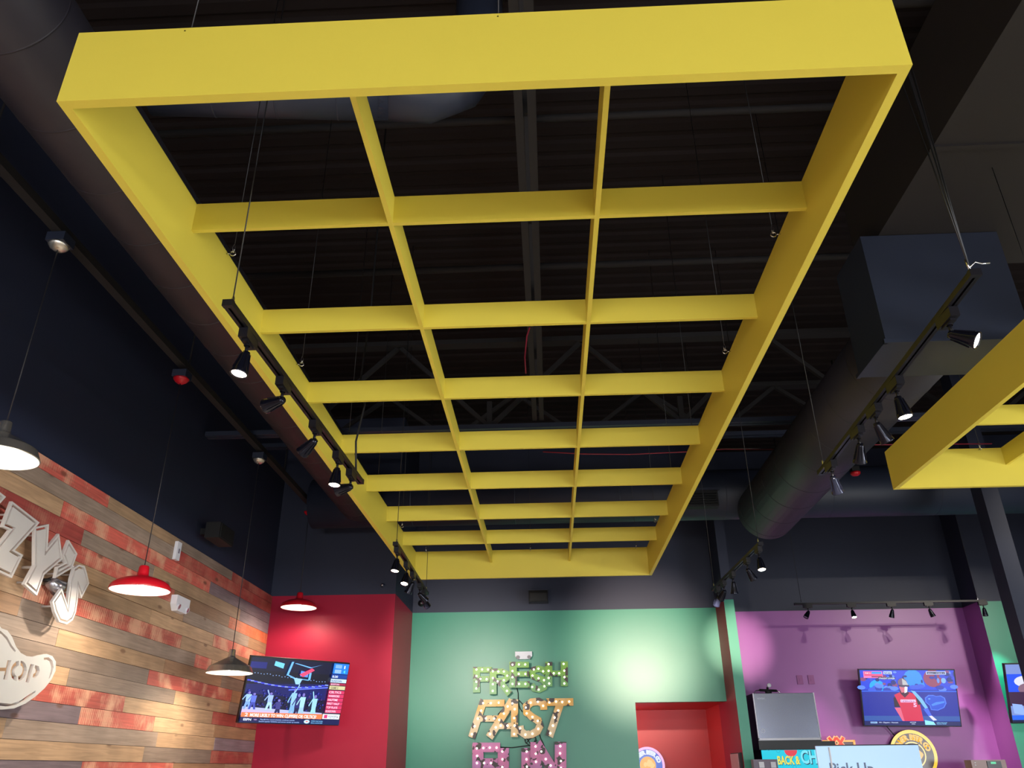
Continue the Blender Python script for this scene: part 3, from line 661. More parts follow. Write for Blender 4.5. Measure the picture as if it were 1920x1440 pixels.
for i, (x0, x1, lab) in enumerate(((3.217, 3.275, 'left of the two blank purple cover plates on the purple wall'), (3.362, 3.43, 'right of the two blank purple cover plates on the purple wall'))):
    t = thing('cover_plate', lab, 'cover plate', ((x0+x1)/2, YP, 1.02+EYE), 'blank cover plates'); x1 = x0+.075
    MB().box(x0, x1, YP-.012, YP-.001, .965+EYE, 1.075+EYE).build('plate', M['purplate'], t); MB().box(x0+.03, x0+.045, YP-.015, YP-.012, 1.0+EYE, 1.04+EYE).build('rocker', M['purplate'], t)

# ------------------------------------------------------------------ big white sign on the plank wall
XS = XL+.11
def s3(u, v): return onX(u/3, 880+v/3, XS)          # traced in the wall's own plane
def sign_letter(name, label, pts, ins1=4, ins2=8.5):
    P = [(s3(*p).y, s3(*p).z) for p in pts]
    sc = .0030
    t = thing(name, label, 'sign letter', (XS, sum(p[0] for p in P)/len(P), sum(p[1] for p in P)/len(P)), 'letters of the white plank wall sign')
    fill2d('outline', [P, inset(P, ins1*sc)], .02, lambda u, v, w_: (XS+w_, u, v), M['signwhite'], t)
    fill2d('letter_face', [inset(P, ins2*sc)], .02, lambda u, v, w_: (XS+w_, u, v), M['signwhite'], t)
    cy = sum(p[0] for p in P)/len(P); cz = sum(p[1] for p in P)/len(P)
    q = inset(P, (ins2+11)*sc)
    for k in range(0, len(q), max(1, len(q)//4)): MB().tube([(XL, q[k][0], q[k][1]), (XS+.004, q[k][0], q[k][1])], .007, 8).build('standoff', M['signwhite'], t)
Zp = [(60, 180), (215, 300), (75, 455), (122, 482), (58, 612), (-70, 550), (-60, 480), (48, 342), (5, 325)]
sign_letter('sign_letter', 'white outlined metal letter Z cut by the left edge, upper one', [(a-190, b-145) for a, b in Zp])
sign_letter('sign_letter', 'white outlined metal letter Z on the plank wall next to the Y', Zp)
sign_letter('sign_letter', 'white outlined metal letter Y on the plank wall', [(188, 326), (268, 308), (260, 440), (325, 362), (345, 505), (242, 592), (200, 710), (128, 647), (186, 540)])
sign_letter('sign_apostrophe', 'white outlined metal apostrophe between the Y and the S', [(380, 398), (428, 475), (398, 556), (303, 612), (314, 548), (362, 524), (345, 485)], 4, 8.2)
sign_letter('sign_letter', 'white outlined metal letter S at the end of the sign', [(409, 556), (437, 536), (469, 544), (482, 585), (495, 641), (450, 726), (434, 668), (430, 735), (420, 802), (401, 848), (368, 872), (326, 859), (300, 802), (287, 744), (341, 669), (373, 769), (381, 690), (392, 615)], 4, 8.2)
def s5(u, v): p = onX(u/5.54, 1180+v/5.54, XS); return (p.y, p.z)
out = [(-40, -60), (0, -10), (60, 12), (110, 80), (150, 180), (200, 245), (260, 278), (330, 286), (400, 268), (470, 256), (530, 278), (565, 335), (562, 430), (520, 520), (450, 610), (350, 700), (250, 770), (130, 822), (0, 834), (-120, 820), (-240, 740), (-300, 560), (-300, 260), (-220, 60), (-130, -60)]
H1 = [(62, 320), (102, 322), (60, 527), (18, 520), (36, 434), (-30, 434), (-30, 398), (44, 398)]
def ring(a0, a1, n=8):
    c = (178, 432); f = lambda a, rx, ry: (c[0]+rx*math.cos(a)-12*math.sin(a), c[1]+ry*math.sin(a))
    return [f(a0+(a1-a0)*i/n, 84, 108) for i in range(n+1)]+[f(a1+(a0-a1)*i/n, 40, 58) for i in range(n+1)]
holes = [H1, ring(-PI/2+.12, PI/2-.12), ring(PI/2+.12, 3*PI/2-.12),
         [(298, 362), (337, 365), (312, 455), (306, 480), (285, 555), (250, 548)],
         [(350, 372), (388, 382), (398, 430), (380, 480), (345, 508), (322, 500), (330, 465), (352, 450), (356, 418), (345, 405)],
         [(-20, 10), (0, 25), (60, 80), (105, 165), (150, 222), (138, 238), (92, 185), (50, 108), (0, 52), (-20, 38)],
         [(440, 295), (490, 290), (530, 325), (543, 395), (522, 465), (496, 514), (490, 508), (512, 440), (516, 385), (498, 332), (470, 316), (440, 320)],
         [(-60, 752), (0, 765), (100, 774), (200, 738), (290, 675), (355, 636), (348, 660), (260, 730), (150, 786), (60, 802), (-60, 790)]]
t = thing('pepper_sign', 'white pepper shaped metal sign panel with cut out letters on the plank wall', 'sign', tuple(onX(40, 1260, XS)))
fill2d('panel', [[s5(*p) for p in out]]+[[s5(*p) for p in h_] for h_ in holes], .02, lambda u, v, w_: (XS+w_, u, v), M['signwhite'], t)
for p in ((100, 150), (480, 400), (200, 760), (-100, 600)): q = s5(*p); MB().tube([(XL, q[0], q[1]), (XS-.008, q[0], q[1])], .014, 8).build('standoff', M['signwhite'], t)
p = onX(101, 1096, XL+.06)
t = thing('sign_floodlight', 'small grey floodlight peeking between the sign letters on the plank wall', 'floodlight', tuple(p))
MB().lathe([(0, -.05), (.035, -.045), (.055, .05), (.05, .05)], 16, (.2, .9, -.3), p).build('lamp_head', M['lensoff'], t); MB().tube([(XL, p.y-.05, p.z+.02), (p.x, p.y-.04, p.z+.02)], .01, 8).build('arm', M['matblack'], t)

# ------------------------------------------------------------------ marquee words on the green wall
def mq(u, v): p = onY(860+u/6, 1200+v/6, YG-.06); return (p.x, p.z)
def strip(mb, pts, wd, y0, y1):
    """thick stroke along a polyline in the wall plane"""
    P = [Vector(p) for p in pts]; n = len(P); Lf = []; Rt = []
    for i in range(n):
        a = (P[i]-P[i-1]).normalized() if i else None; b = (P[i+1]-P[i]).normalized() if i < n-1 else None
        d = a if b is None else b if a is None else (a+b).normalized()
        nn = Vector((-d.y, d.x)); k = 1 if (a is None or b is None) else 1/max(.5, nn.dot(Vector((-a.y, a.x)))); Lf.append(P[i]+nn*wd/2*k); Rt.append(P[i]-nn*wd/2*k)
    for i in range(n-1):
        q = [Lf[i], Lf[i+1], Rt[i+1], Rt[i]]
        mb.prism([(p.x, y0, p.y) for p in q], (0, y1-y0, 0))
U6 = (Vector(mq(600, 0))-Vector(mq(0, 0))).length/600     # metres per traced unit
def marquee(ch, label, strokes, bulbs, m, y0, tri=False):
    P = [mq(*p) for s_, w_ in strokes for p in s_]
    t = thing('marquee_letter', label, 'marquee letter', (sum(p[0] for p in P)/len(P), y0, sum(p[1] for p in P)/len(P)), {'g': 'green marquee letters', 'y': 'yellow marquee letters', 'p': 'pink marquee letters'}[ch[0]])
    b = MB()
    for k, (s_, w_) in enumerate(strokes): strip(b, [mq(*p) for p in s_], w_*U6, y0+k*.0006, y0+.032)
    b.build('letter_body', m, t)
    for q in (bulbs[0], bulbs[-1]): x, zz = mq(*q); MB().tube([(x, y0+.03, zz), (x, YG, zz)], .008, 8).build('standoff', M['matblack'], t)
    for q in bulbs:
        x, zz = mq(*q); MB().lathe([(0, -.020), (.007, -.018), (.0125, -.008), (.011, 0)], 10, (0, 1, 0), (x, y0, zz)).build('bulb', M['bulbon'], t)
C_ = M['cowgreen']; y0 = YG-.05
marquee('g', 'green cow print marquee letter F of the word FRESH', [([(200, 305), (200, 590)], 78), ([(160, 334), (370, 334)], 60), ([(200, 437), (345, 437)], 60)], [(200, 332), (263, 332), (330, 332), (200, 405), (245, 437), (315, 440), (198, 470), (198, 545)], C_, y0)
marquee('g', 'green cow print marquee letter R of the word FRESH', [([(388, 325), (388, 612)], 78), ([(388, 355), (490, 356), (540, 378), (552, 408), (535, 440), (490, 460), (388, 462)], 60), ([(465, 470), (575, 610)], 70)], [(387, 355), (448, 358), (510, 358), (548, 405), (510, 455), (440, 468), (387, 430), (387, 500), (385, 575), (508, 522), (545, 575)], C_, y0-.036)
marquee('g', 'green cow print marquee letter E of the word FRESH', [([(615, 252), (615, 540)], 82), ([(575, 284), (792, 284)], 62), ([(615, 388), (790, 388)], 56), ([(575, 505), (800, 505)], 66)], [(608, 285), (680, 282), (750, 282), (608, 355), (608, 425), (678, 388), (752, 388), (608, 500), (682, 500), (752, 500)], C_, y0-.072)
marquee('g', 'green cow print marquee letter S of the word FRESH', [([(985, 372), (955, 335), (900, 322), (845, 335), (822, 370), (840, 408), (900, 430), (950, 448), (978, 485), (962, 530), (905, 556), (850, 545), (818, 500)], 66)], [(845, 332), (897, 322), (950, 352), (830, 400), (898, 430), (960, 452), (965, 520), (900, 558), (827, 528)], C_, y0)
marquee('g', 'green cow print marquee letter H of the word FRESH', [([(1014, 248), (1014, 525)], 78), ([(1188, 243), (1188, 522)], 78), ([(1014, 378), (1188, 378)], 58)], [(1012, 275), (1012, 350), (1012, 430), (1018, 492), (1070, 378), (1130, 378), (1180, 272), (1188, 348), (1190, 420), (1188, 492)], C_, y0-.036)
C_ = M['cowyellow']
marquee('y', 'yellow cow print marquee letter F of the word FAST', [([(282, 672), (145, 1097)], 78), ([(240, 710), (515, 708)], 70), ([(215, 883), (440, 883)], 62)], [(275, 710), (362, 710), (450, 705), (253, 795), (215, 885), (305, 882), (400, 885), (178, 970), (148, 1060)], C_, y0)
marquee('y', 'yellow cow print marquee letter A of the word FAST', [([(605, 680), (345, 1097)], 82), ([(630, 670), (628, 1092)], 76), ([(440, 968), (640, 968)], 62)], [(605, 715), (553, 750), (510, 830), (458, 900), (475, 965), (420, 985), (355, 1060), (632, 780), (625, 880), (550, 965), (630, 965), (625, 1060)], C_, y0-.036)
marquee('y', 'yellow cow print marquee letter S of the word FAST', [([(958, 785), (955, 720), (900, 690), (820, 698), (762, 745), (765, 815), (825, 865), (895, 905), (915, 965), (885, 1025), (825, 1058), (750, 1066), (698, 1025), (690, 965)], 76)], [(890, 695), (810, 705), (755, 760), (765, 825), (830, 865), (890, 910), (895, 1000), (830, 1055), (750, 1065), (690, 995), (950, 740)], C_, y0)
marquee('y', 'yellow cow print marquee letter T of the word FAST', [([(988, 700), (1290, 698)], 76), ([(1148, 700), (1020, 1087)], 82)], [(1020, 705), (1095, 695), (1165, 700), (1243, 695), (1120, 795), (1080, 875), (1060, 965), (1030, 1050)], C_, y0-.036)
C_ = M['cowpink']
marquee('p', 'pink cow print marquee letter F at the start of the bottom word', [([(218, 1165), (218, 1620)], 118), ([(160, 1208), (468, 1208)], 92), ([(218, 1385), (440, 1385)], 92)], [(207, 1220), (280, 1215), (352, 1212), (428, 1212), (210, 1305), (208, 1385), (288, 1385), (365, 1385), (208, 1470)], C_, y0-.036)
marquee('p', 'pink cow print marquee letter U in the middle of the bottom word', [([(502, 1215), (502, 1560), (560, 1620), (710, 1620), (768, 1560), (768, 1215)], 118)], [(490, 1255), (492, 1342), (490, 1430), (765, 1255), (763, 1342), (768, 1425)], C_, y0)
marquee('p', 'pink cow print marquee letter N at the end of the bottom word', [([(872, 1150), (872, 1620)], 122), ([(872, 1160), (1145, 1610)], 110), ([(1146, 1145), (1146, 1620)], 122)], [(865, 1198), (868, 1280), (930, 1255), (870, 1370), (980, 1340), (1035, 1412), (1142, 1195), (1140, 1275), (1150, 1362), (1150, 1440)], C_, y0-.036)
def w2(*ps): return [(mq(*p)[0], YG-.02, mq(*p)[1]) for p in ps]
t = thing('marquee_wiring', 'thin black cords running between the marquee words', 'cord', w2((660, 600))[0])
for pts in (((655, 540), (668, 600), (668, 700), (690, 770), (715, 805)), ((440, 835), (500, 770), (560, 680), (620, 662), (680, 675), (735, 740)), ((470, 1205), (600, 1210), (740, 1192), (830, 1180)), ((745, 1095), (750, 1150), (800, 1190), (850, 1150), (870, 1100), (830, 1090), (790, 1120), (760, 1160), (740, 1120)), ((910, 1060), (920, 1100), (950, 1160), (965, 1200)), ((760, 1100), (810, 1170), (880, 1130), (860, 1090), (800, 1110))):
    MB().tube(w2(*pts), .006, 6).build('cord', M['matblack'], t)

# ------------------------------------------------------------------ televisions
def tv(label, w_, h_, c, rz, rx, ry, draw, wallpt, bez=.012):
    n = Vector((math.sin(rz)*math.cos(rx), -math.cos(rz)*math.cos(rx), -math.sin(rx))); a = Vector((math.cos(rz), math.sin(rz), 0)); b = a.cross(n)*-1
    if b.z < 0: b = -b
    a2 = a*math.cos(ry)+b*math.sin(ry); b2 = -a*math.sin(ry)+b*math.cos(ry); c = Vector(c)
    t = thing('television', label, 'television', tuple(c))
    MB().obox(c-n*.02, a2, b2, n, w_/2, h_/2, .018).obox(c-n*.045-b2*h_*.05, a2, b2, n, w_*.36, h_*.32, .02).build('casing', M['black'], t)
    bz = MB()
    for s_ in (-1, 1): bz.obox(c+a2*(s_*(w_/2-bez/2)), a2, b2, n, bez/2, h_/2, .004).obox(c+b2*(s_*(h_/2-bez/2)), a2, b2, n, w_/2, bez/2, .004)
    bz.build('bezel', M['black'], t)
    W = w_-2*bez; H = h_-2*bez; s = MB(); layer = [0]
    s.curc = (0, 0, 0, 1)
    def pt(u, v): return c+a2*((u-.5)*W)+b2*((.5-v)*H)+n*(-.0015+.00012*layer[0])
    def P(col, *pts): layer[0] += 1; s.curc = lin(col); s.poly([pt(u, v) for u, v in pts])
    def Rr(col, u0, v0, u1, v1): P(col, (u0, v0), (u1, v0), (u1, v1), (u0, v1))
    def E_(col, cu, cv, ru, rv, n_=16): P(col, *[(cu+ru*math.cos(2*PI*i/n_), cv+rv*math.sin(2*PI*i/n_)) for i in range(n_)])
    def Tx(col, txt, u, v, width, hgt, bold=.02):
        """hgt: cap height as a fraction of the screen height; (u,v) lower left"""
        layer[0] += 1; s.curc = lin(col); sz = hgt/.7
        add_text(s, txt, sz, lambda x, y: pt(u+x, v-y), bold=bold*sz, width=width)
    draw(P, Rr, E_, Tx); s.build('screen', M['screen'], t)
    wp = Vector(wallpt)-Vector((0, .02, 0)); arm = MB().tube([c-n*.06, c-n*.10, wp+(c-wp)*.25, wp], .02, 10); arm.obox(wp, Vector((1, 0, 0)), Vector((0, 1, 0)), Vector((0, 0, 1)), .03, .01, .1)
    arm.build('wall_bracket', M['matblack'], t)
    return t
def basket(P, Rr, E_, Tx):
    rnd = random.Random(3)
    Rr((6, 8, 44), 0, 0, 1, 1); Rr((18, 26, 110), .0, .07, .16, .17)
    P((12, 18, 92), (0, .42), (.82, .36), (.82, .62), (0, .56)); Rr((5, 6, 28), .0, .2, .82, .36)
    for i in range(26): E_((150, 190, 255), .03+.03*i, .24+.0035*i+rnd.uniform(-.01, .01), .005, .006, 6)
    P((110, 200, 250), (.235, .04), (.33, .07), (.325, .15), (.23, .11))
    for i in range(24):
        u = .82*i/24; v = .36+.10*math.sin(u*3.3)-.05*u; P((130, 150, 255) if i % 2 else (60, 70, 240), (u, v-.012), (u+.034, v-.008), (u+.034, v+.008), (u, v+.008))
    P((90, 110, 255), (.42, .47), (.82, .40), (.82, .42), (.42, .49))
    for i in range(150): u = rnd.uniform(0, .8); v = rnd.uniform(.50, .80); E_(rnd.choice([(30, 26, 110), (70, 40, 110), (26, 40, 150), (50, 54, 160), (14, 14, 60)]), u, v, rnd.uniform(.004, .011), rnd.uniform(.008, .018), 6)
    P((176, 180, 236), (0, .76), (.80, .82), (.80, .92), (0, .89)); P((196, 176, 226), (0, .80), (.55, .85), (.55, .90), (0, .88))
    # hoop and board
    sk = (110, 180, 250)
    for a, b in (((.40, .03), (.37, .24)), ((.37, .24), (.46, .29)), ((.46, .29), (.60, .30)), ((.60, .30), (.60, .18)), ((.43, .05), (.60, .10)), ((.60, .10), (.72, .03))):
        P(sk, (a[0]-.01, a[1]), (a[0]+.012, a[1]-.004), (b[0]+.012, b[1]), (b[0]-.01, b[1]+.012))
    P((90, 140, 235), (.50, .16), (.58, .18), (.58, .26), (.50, .25)); P((232, 70, 110), (.49, .22), (.61, .11), (.64, .14), (.53, .26))
    P((150, 200, 245), (.44, .28), (.53, .29), (.51, .38), (.47, .38))
    def man(u, v0, h, c1, c2, arm=0):
        P(c2, (u-.018, v0-h*.48), (u+.02, v0-h*.48), (u+.035, v0), (u+.015, v0), (u+.002, v0-h*.3), (u-.016, v0), (u-.034, v0))
        P(c1, (u-.026, v0-h*.82), (u+.026, v0-h*.82), (u+.022, v0-h*.42), (u-.022, v0-h*.42)); E_((120, 110, 190), u, v0-h*.90, .013, h*.07, 10)
        if arm: P(c1, (u-.02, v0-h*.80), (u-.005, v0-h*.76), (u+arm*.6, v0-h*1.12), (u+arm*.75, v0-h*1.08))
        P(c1, (u-.028, v0-h*.8), (u-.018, v0-h*.8), (u-.05, v0-h*.5), (u-.058, v0-h*.53))
    man(.04, .80, .28, (150, 190, 240), (120, 160, 230)); man(.09, .80, .26, (90, 110, 210), (60, 70, 170)); man(.25, .80, .28, (150, 180, 240), (170, 210, 240), -.06)
    man(.34, .90, .28, (60, 60, 130), (30, 30, 80)); man(.48, .93, .50, (140, 190, 235), (120, 170, 225), .05); man(.53, .93, .42, (40, 40, 110), (24, 24, 70)); man(.575, .92, .42, (160, 210, 230), (150, 190, 225)); man(.70, .92, .40, (150, 205, 235), (150, 210, 225), -.05)
    P((110, 230, 240), (.60, .84), (.79, .87), (.79, .90), (.60, .87))
    # side column
    Rr((26, 120, 230), .83, .0, .995, .17); Rr((120, 170, 225), .85, .02, .92, .08); Rr((140, 180, 225), .85, .10, .92, .16); Tx((230, 240, 255), '1', .945, .08, .012, .05); Tx((90, 230, 250), '4', .945, .155, .02, .05)
    Rr((14, 60, 150), .825, .18, .995, .245); Tx((225, 235, 250), '0:30', .835, .235, .06, .035); Rr((190, 215, 240), .825, .255, .995, .315); Tx((40, 60, 110), 'RUNDOWN', .835, .305, .11, .032)
    Rr((160, 36, 70), .825, .325, .995, .36); Tx((240, 200, 230), 'BOSTON', .835, .357, .09, .026); Rr((204, 196, 150), .825, .37, .995, .43); Tx((90, 90, 70), 'GAME 2', .84, .42, .08, .035)
    for i, tt in enumerate(('CELTICS', 'WARRIORS', 'HALFTIME', 'FIRST HALF', 'TOP PLAYS', 'RUNDOWN')):
        v = .445+.062*i; Rr((206, 50, 96), .825, v, .995, v+.055); Tx((246, 206, 232), tt, .832, v+.046, .13-.012*(i % 3), .034)
    Rr((236, 238, 246), .81, .83, .99, .91); Rr((205, 50, 110), .825, .842, .86, .898); Tx((60, 80, 100), 'TOYOTA', .868, .895, .11, .042)
    P((226, 120, 70), (0, .845), (.805, .835), (.805, .915), (0, .915)); Tx((250, 226, 226), 'MORE LIKELY TO WIN: CLIPPERS OR CELTICS?', .085, .905, .66, .046, .04); Tx((250, 236, 240), '2', .035, .905, .03, .05)
    Rr((12, 22, 76), 0, .918, 1, 1); Tx((210, 220, 245), 'ESPN', .03, .968, .075, .032, .04); Tx((190, 150, 210), 'NBA', .13, .96, .03, .018)
    Tx((150, 180, 235), 'Playoffs first round schedule continues tonight', .19, .955, .34, .018); Tx((150, 180, 235), 'Second quarter highlights and scores coming up tonight', .18, .985, .40, .018)
    E_((190, 225, 240), .655, .96, .03, .03, 12); Rr((220, 60, 70), .645, .95, .665, .965); Tx((120, 190, 240), 'Celtics lead series', .70, .955, .12, .018); Tx((120, 190, 240), 'Game tonight 8:30', .70, .985, .12, .018)
tv('television on a swivel bracket showing basketball by the red wall', 1.11, .636, (-2.632, 8.611, .747+EYE), math.radians(41.9), math.radians(13.6), 0, basket, (-2.95, 9.48, .75+EYE))
def baseball(P, Rr, E_, Tx):
    rnd = random.Random(5)
    Rr((24, 40, 150), 0, 0, 1, 1); Rr((30, 60, 200), 0, 0, 1, .36)
    E_((20, 150, 240), .17, .30, .08, .12); E_((30, 50, 220), .31, .30, .07, .10); E_((40, 130, 235), .56, .16, .10, .17); P((40, 130, 235), (.47, .16), (.66, .16), (.68, .30), (.52, .34)); E_((130, 56, 90), .77, .15, .10, .16); E_((40, 60, 190), .93, .16, .07, .14); E_((110, 160, 235), .88, .19, .025, .05)
    for i in range(40): E_(rnd.choice([(30, 50, 150), (50, 70, 190), (24, 36, 110), (90, 130, 220), (120, 60, 110)]), rnd.uniform(0, 1), rnd.uniform(.02, .34), rnd.uniform(.01, .035), rnd.uniform(.015, .05), 9)
    for i in range(14): E_(rnd.choice([(50, 80, 200), (80, 120, 225), (30, 50, 160)]), rnd.uniform(0, 1), .33+rnd.uniform(-.04, .03), .045, .04, 8)
    Rr((40, 90, 210), 0, .375, 1, .395); Rr((20, 34, 142), 0, .395, 1, .86); Rr((40, 76, 150), 0, .83, 1, .92)
    # round emblem on the wall pad, an open jawed head outline
    hd = [(.66, .50), (.70, .45), (.75, .45), (.78, .47), (.83, .46), (.87, .50), (.88, .60), (.85, .68), (.78, .73), (.71, .72), (.70, .64), (.66, .58)]
    P((70, 110, 225), *hd); P((28, 70, 190), *[((u-.77)*.9+.77, (v-.59)*.9+.59) for u, v in hd])
    P((60, 120, 225), (.72, .62), (.77, .58), (.86, .56), (.86, .59), (.79, .62), (.73, .65)); E_((90, 150, 235), .705, .52, .012, .012, 8)
    # batter
    P((206, 90, 120), (.33, .68), (.39, .68), (.44, .92), (.40, .92)); P((40, 22, 40), (.33, .50), (.40, .46), (.41, .67), (.33, .67))
    P((190, 34, 70), (.34, .45), (.42, .39), (.50, .40), (.57, .44), (.60, .62), (.62, .92), (.42, .92), (.39, .66))
    P((40, 22, 40), (.56, .46), (.61, .50), (.65, .60), (.58, .63)); P((110, 170, 235), (.52, .37), (.56, .38), (.63, .52), (.68, .68), (.65, .70), (.60, .56))
    P((60, 90, 220), (.63, .70), (.68, .69), (.71, .82), (.68, .84)); P((200, 200, 230), (.68, .83), (.71, .82), (.76, .90), (.72, .91))
    P((60, 22, 50), (.40, .37), (.48, .37), (.50, .42), (.45, .50), (.41, .43)); P((190, 100, 120), (.40, .30), (.46, .30), (.46, .40), (.42, .41)); P((220, 220, 235), (.46, .29), (.49, .31), (.48, .40), (.45, .42))
    E_((104, 84, 110), .44, .23, .05, .085); P((170, 170, 175), (.44, .15), (.48, .20), (.50, .27), (.47, .30), (.44, .27)); P((60, 50, 80), (.40, .27), (.51, .27), (.51, .30), (.40, .30))
    Rr((226, 190, 235), .40, .535, .56, .585); Tx((140, 40, 100), 'NEBRASKA', .41, .58, .14, .03); Tx((236, 190, 235), '5', .53, .665, .035, .065)
    # graphics
    Rr((210, 110, 170), .035, .02, .24, .145); Rr((230, 60, 110), .045, .03, .12, .07); Rr((40, 140, 230), .125, .03, .23, .07); Rr((220, 50, 90), .045, .08, .235, .10); Rr((120, 30, 60), .12, .11, .235, .13); Rr((170, 190, 240), .25, .02, .34, .075); Tx((20, 30, 60), 'NCAA', .26, .07, .07, .035); Tx((240, 240, 250), 'TOP 3', .05, .065, .06, .022)
    Rr((20, 30, 60), .19, .13, .37, .165); Tx((210, 226, 245), 'STRAIGHT LOOKER', .195, .162, .17, .024)
    Rr((170, 190, 240), .70, .02, .91, .08); Rr((30, 36, 70), .71, .03, .90, .07); Tx((180, 190, 230), 'BALLS 1  STRIKES 2', .72, .06, .17, .018)
    Rr((14, 22, 84), 0, .925, 1, 1); Rr((150, 190, 240), .06, .935, .13, .965); Tx((20, 40, 90), 'ESPN', .065, .96, .055, .02); Tx((190, 200, 235), 'NBA', .15, .955, .03, .016); Tx((190, 200, 235), 'Clippers - Nuggets', .19, .957, .16, .02)
    Tx((200, 210, 235), 'BOTTOM', .475, .95, .06, .016); Tx((200, 210, 235), '5TH', .49, .98, .035, .016); P((130, 210, 245), (.63, .90), (.72, .93), (.74, .985), (.63, .985)); Tx((120, 190, 240), 'Celtics lead series', .75, .95, .11, .016); Tx((120, 190, 240), 'Game 8:30', .75, .975, .10, .016)
tv('television showing a baseball player on the purple wall', 1.18, .676, (4.495, 10.83, .768+EYE), math.radians(-1.6), math.radians(13), math.radians(-1.1), baseball, (4.5, YP-.01, .77+EYE))
def third(P, Rr, E_, Tx):
    Rr((110, 130, 190), 0, 0, 1, 1); Rr((20, 70, 220), 0, .17, 1, .55); E_((200, 200, 215), .19, .30, .12, .10); E_((120, 90, 110), .2, .43, .10, .10); Rr((50, 20, 56), 0, .48, 1, .72); P((130, 160, 230), (.02, .68), (.12, .70), (.14, .88), (.03, .85)); P((150, 180, 235), (.2, .72), (.4, .72), (.4, .9), (.2, .9)); Rr((30, 90, 220), 0, .88, 1, .96); Rr((10, 20, 60), 0, .96, 1, 1)
q0 = onY(1881, 1244, 10.33); q1 = onY(1898, 1356.5, 10.50); hh = (q0-q1).length
tv('television on the green wall at the right, mostly behind the column', hh*1.745, hh, ((q0+q1)/2+Vector((hh*1.745/2, 0, 0))), 0, math.radians(14.5), 0, third, ((q0.x+.6), YD2-.01, (q0.z+q1.z)/2))
t = thing('power_cord', 'thin dark cord hanging down from the baseball television', 'cord', tuple(onY(1663, 1362, 11.05)))
MB().tube([onY(1655, 1352, 11.0), onY(1666, 1366, 11.05), onY(1680, 1382, 11.06), onY(1690, 1398, 11.06)], .006, 6).build('cord', M['matblack'], t)

# ------------------------------------------------------------------ round brewery signs
def round_sign(label, c, Y, R, colors, lit):
    x, zc = c; t = thing('round_sign', label, 'round sign', (x, Y, zc)); m = M['backlit'] if lit else M['print']
    MB().lathe([(0, 0), (R*1.0, 0), (R*1.0, -.035), (0, -.035)], 48, (0, 1, 0), (x, Y, zc)).build('backing', M['matblack'] if lit else M['white'], t)
    def disc(mb, col, r0, r1, y):
        mb.curc = lin(col); n = 48
        for i in range(n):
            a, b = 2*PI*i/n, 2*PI*(i+1)/n
            mb.poly([(x+r*math.cos(q), y, zc+r*math.sin(q)) for r, q in ((r0, a), (r1, a), (r1, b), (r0, b))])
    f = MB(); Yf = Y-.036
    disc(f, colors['ring'], R*.86, R, Yf); disc(f, colors['band'], R*.52, R*.86, Yf-.0004); disc(f, colors['inner'], R*.47, R*.52, Yf-.0006); disc(f, colors['mid'], .001, R*.47, Yf-.0008)
    f.build('face', m, t)
    g = MB(); g.curc = lin(colors['text']); arc_text(g, 'DENVER BEER CO', (x, zc), R*.60, math.radians(162), math.radians(22), R*.30, Yf-.003, bold=.006)
    g.curc = lin(colors['blob'])
    rn = random.Random(11)
    for i in range(9): a = rn.uniform(0, 2*PI); rr = rn.uniform(0, .28)*R; g.poly([(x+rr*math.cos(a)+R*.13*math.cos(2*PI*k/10)*rn.uniform(.6, 1.1), Yf-.004-.0002*i, zc+rr*math.sin(a)+R*.13*math.sin(2*PI*k/10)) for k in range(10)])
    g.build('lettering', m, t)
    return t
p = onY(1715, 1415, 11.0)
round_sign('glowing yellow round beer sign on the purple wall', (p.x, p.z), 11.06, .283, dict(ring=(255, 205, 60), band=(60, 34, 20), inner=(255, 215, 120), mid=(60, 40, 24), text=(240, 176, 40), blob=(235, 170, 60)), True)
p = onY(1215, 1435, YH-.05)
round_sign('blue round beer sign on the red wall inside the doorway', (p.x, p.z), YH-.005, .235, dict(ring=(236, 170, 220), band=(40, 84, 190), inner=(60, 110, 205), mid=(232, 160, 50), text=(214, 222, 240), blob=(250, 190, 110)), True)
# XX sign
a = onY(1542, 1388, 11.05); b = onY(1602, 1388, 11.05); cx = onY(1568, 1382, 11.0)
t = thing('beer_sign', 'small lit sign with red XX letters on the purple wall above the pick up board', 'lit sign', ((a.x+b.x)/2, 11.05, a.z-.15))
MB().box(a.x+.015, b.x-.015, 11.05, 11.09, a.z-.33, a.z-.015).build('back_panel', M['greybox'], t)
f = MB(); f.curc = lin((250, 176, 90)); Yx = 11.03
for x0, x1, z0, z1 in ((a.x, b.x, a.z-.022, a.z), (a.x, b.x, a.z-.35, a.z-.328), (a.x, a.x+.022, a.z-.35, a.z), (b.x-.022, b.x, a.z-.35, a.z)): f.box(x0, x1, Yx, Yx+.03, z0, z1)
f.build('border_tube', M['backlit'], t)
for lay, (wd, col, ext) in enumerate(((.052, (255, 190, 130), .008), (.028, (240, 60, 30), 0))):
    f = MB(); f.curc = lin(col)
    for dx in (-.046, .046):
        for sgn in (-1, 1): strip(f, [(cx.x+dx-sgn*.045-sgn*ext*.5, cx.z-.005+ext), (cx.x+dx+sgn*.045+sgn*ext*.5, cx.z-.125-ext)], wd, Yx-.012-.012*lay-.0006*(sgn+dx*10), Yx-.0)
    f.build('xx_outline' if lay == 0 else 'xx_letters', M['backlit'], t)

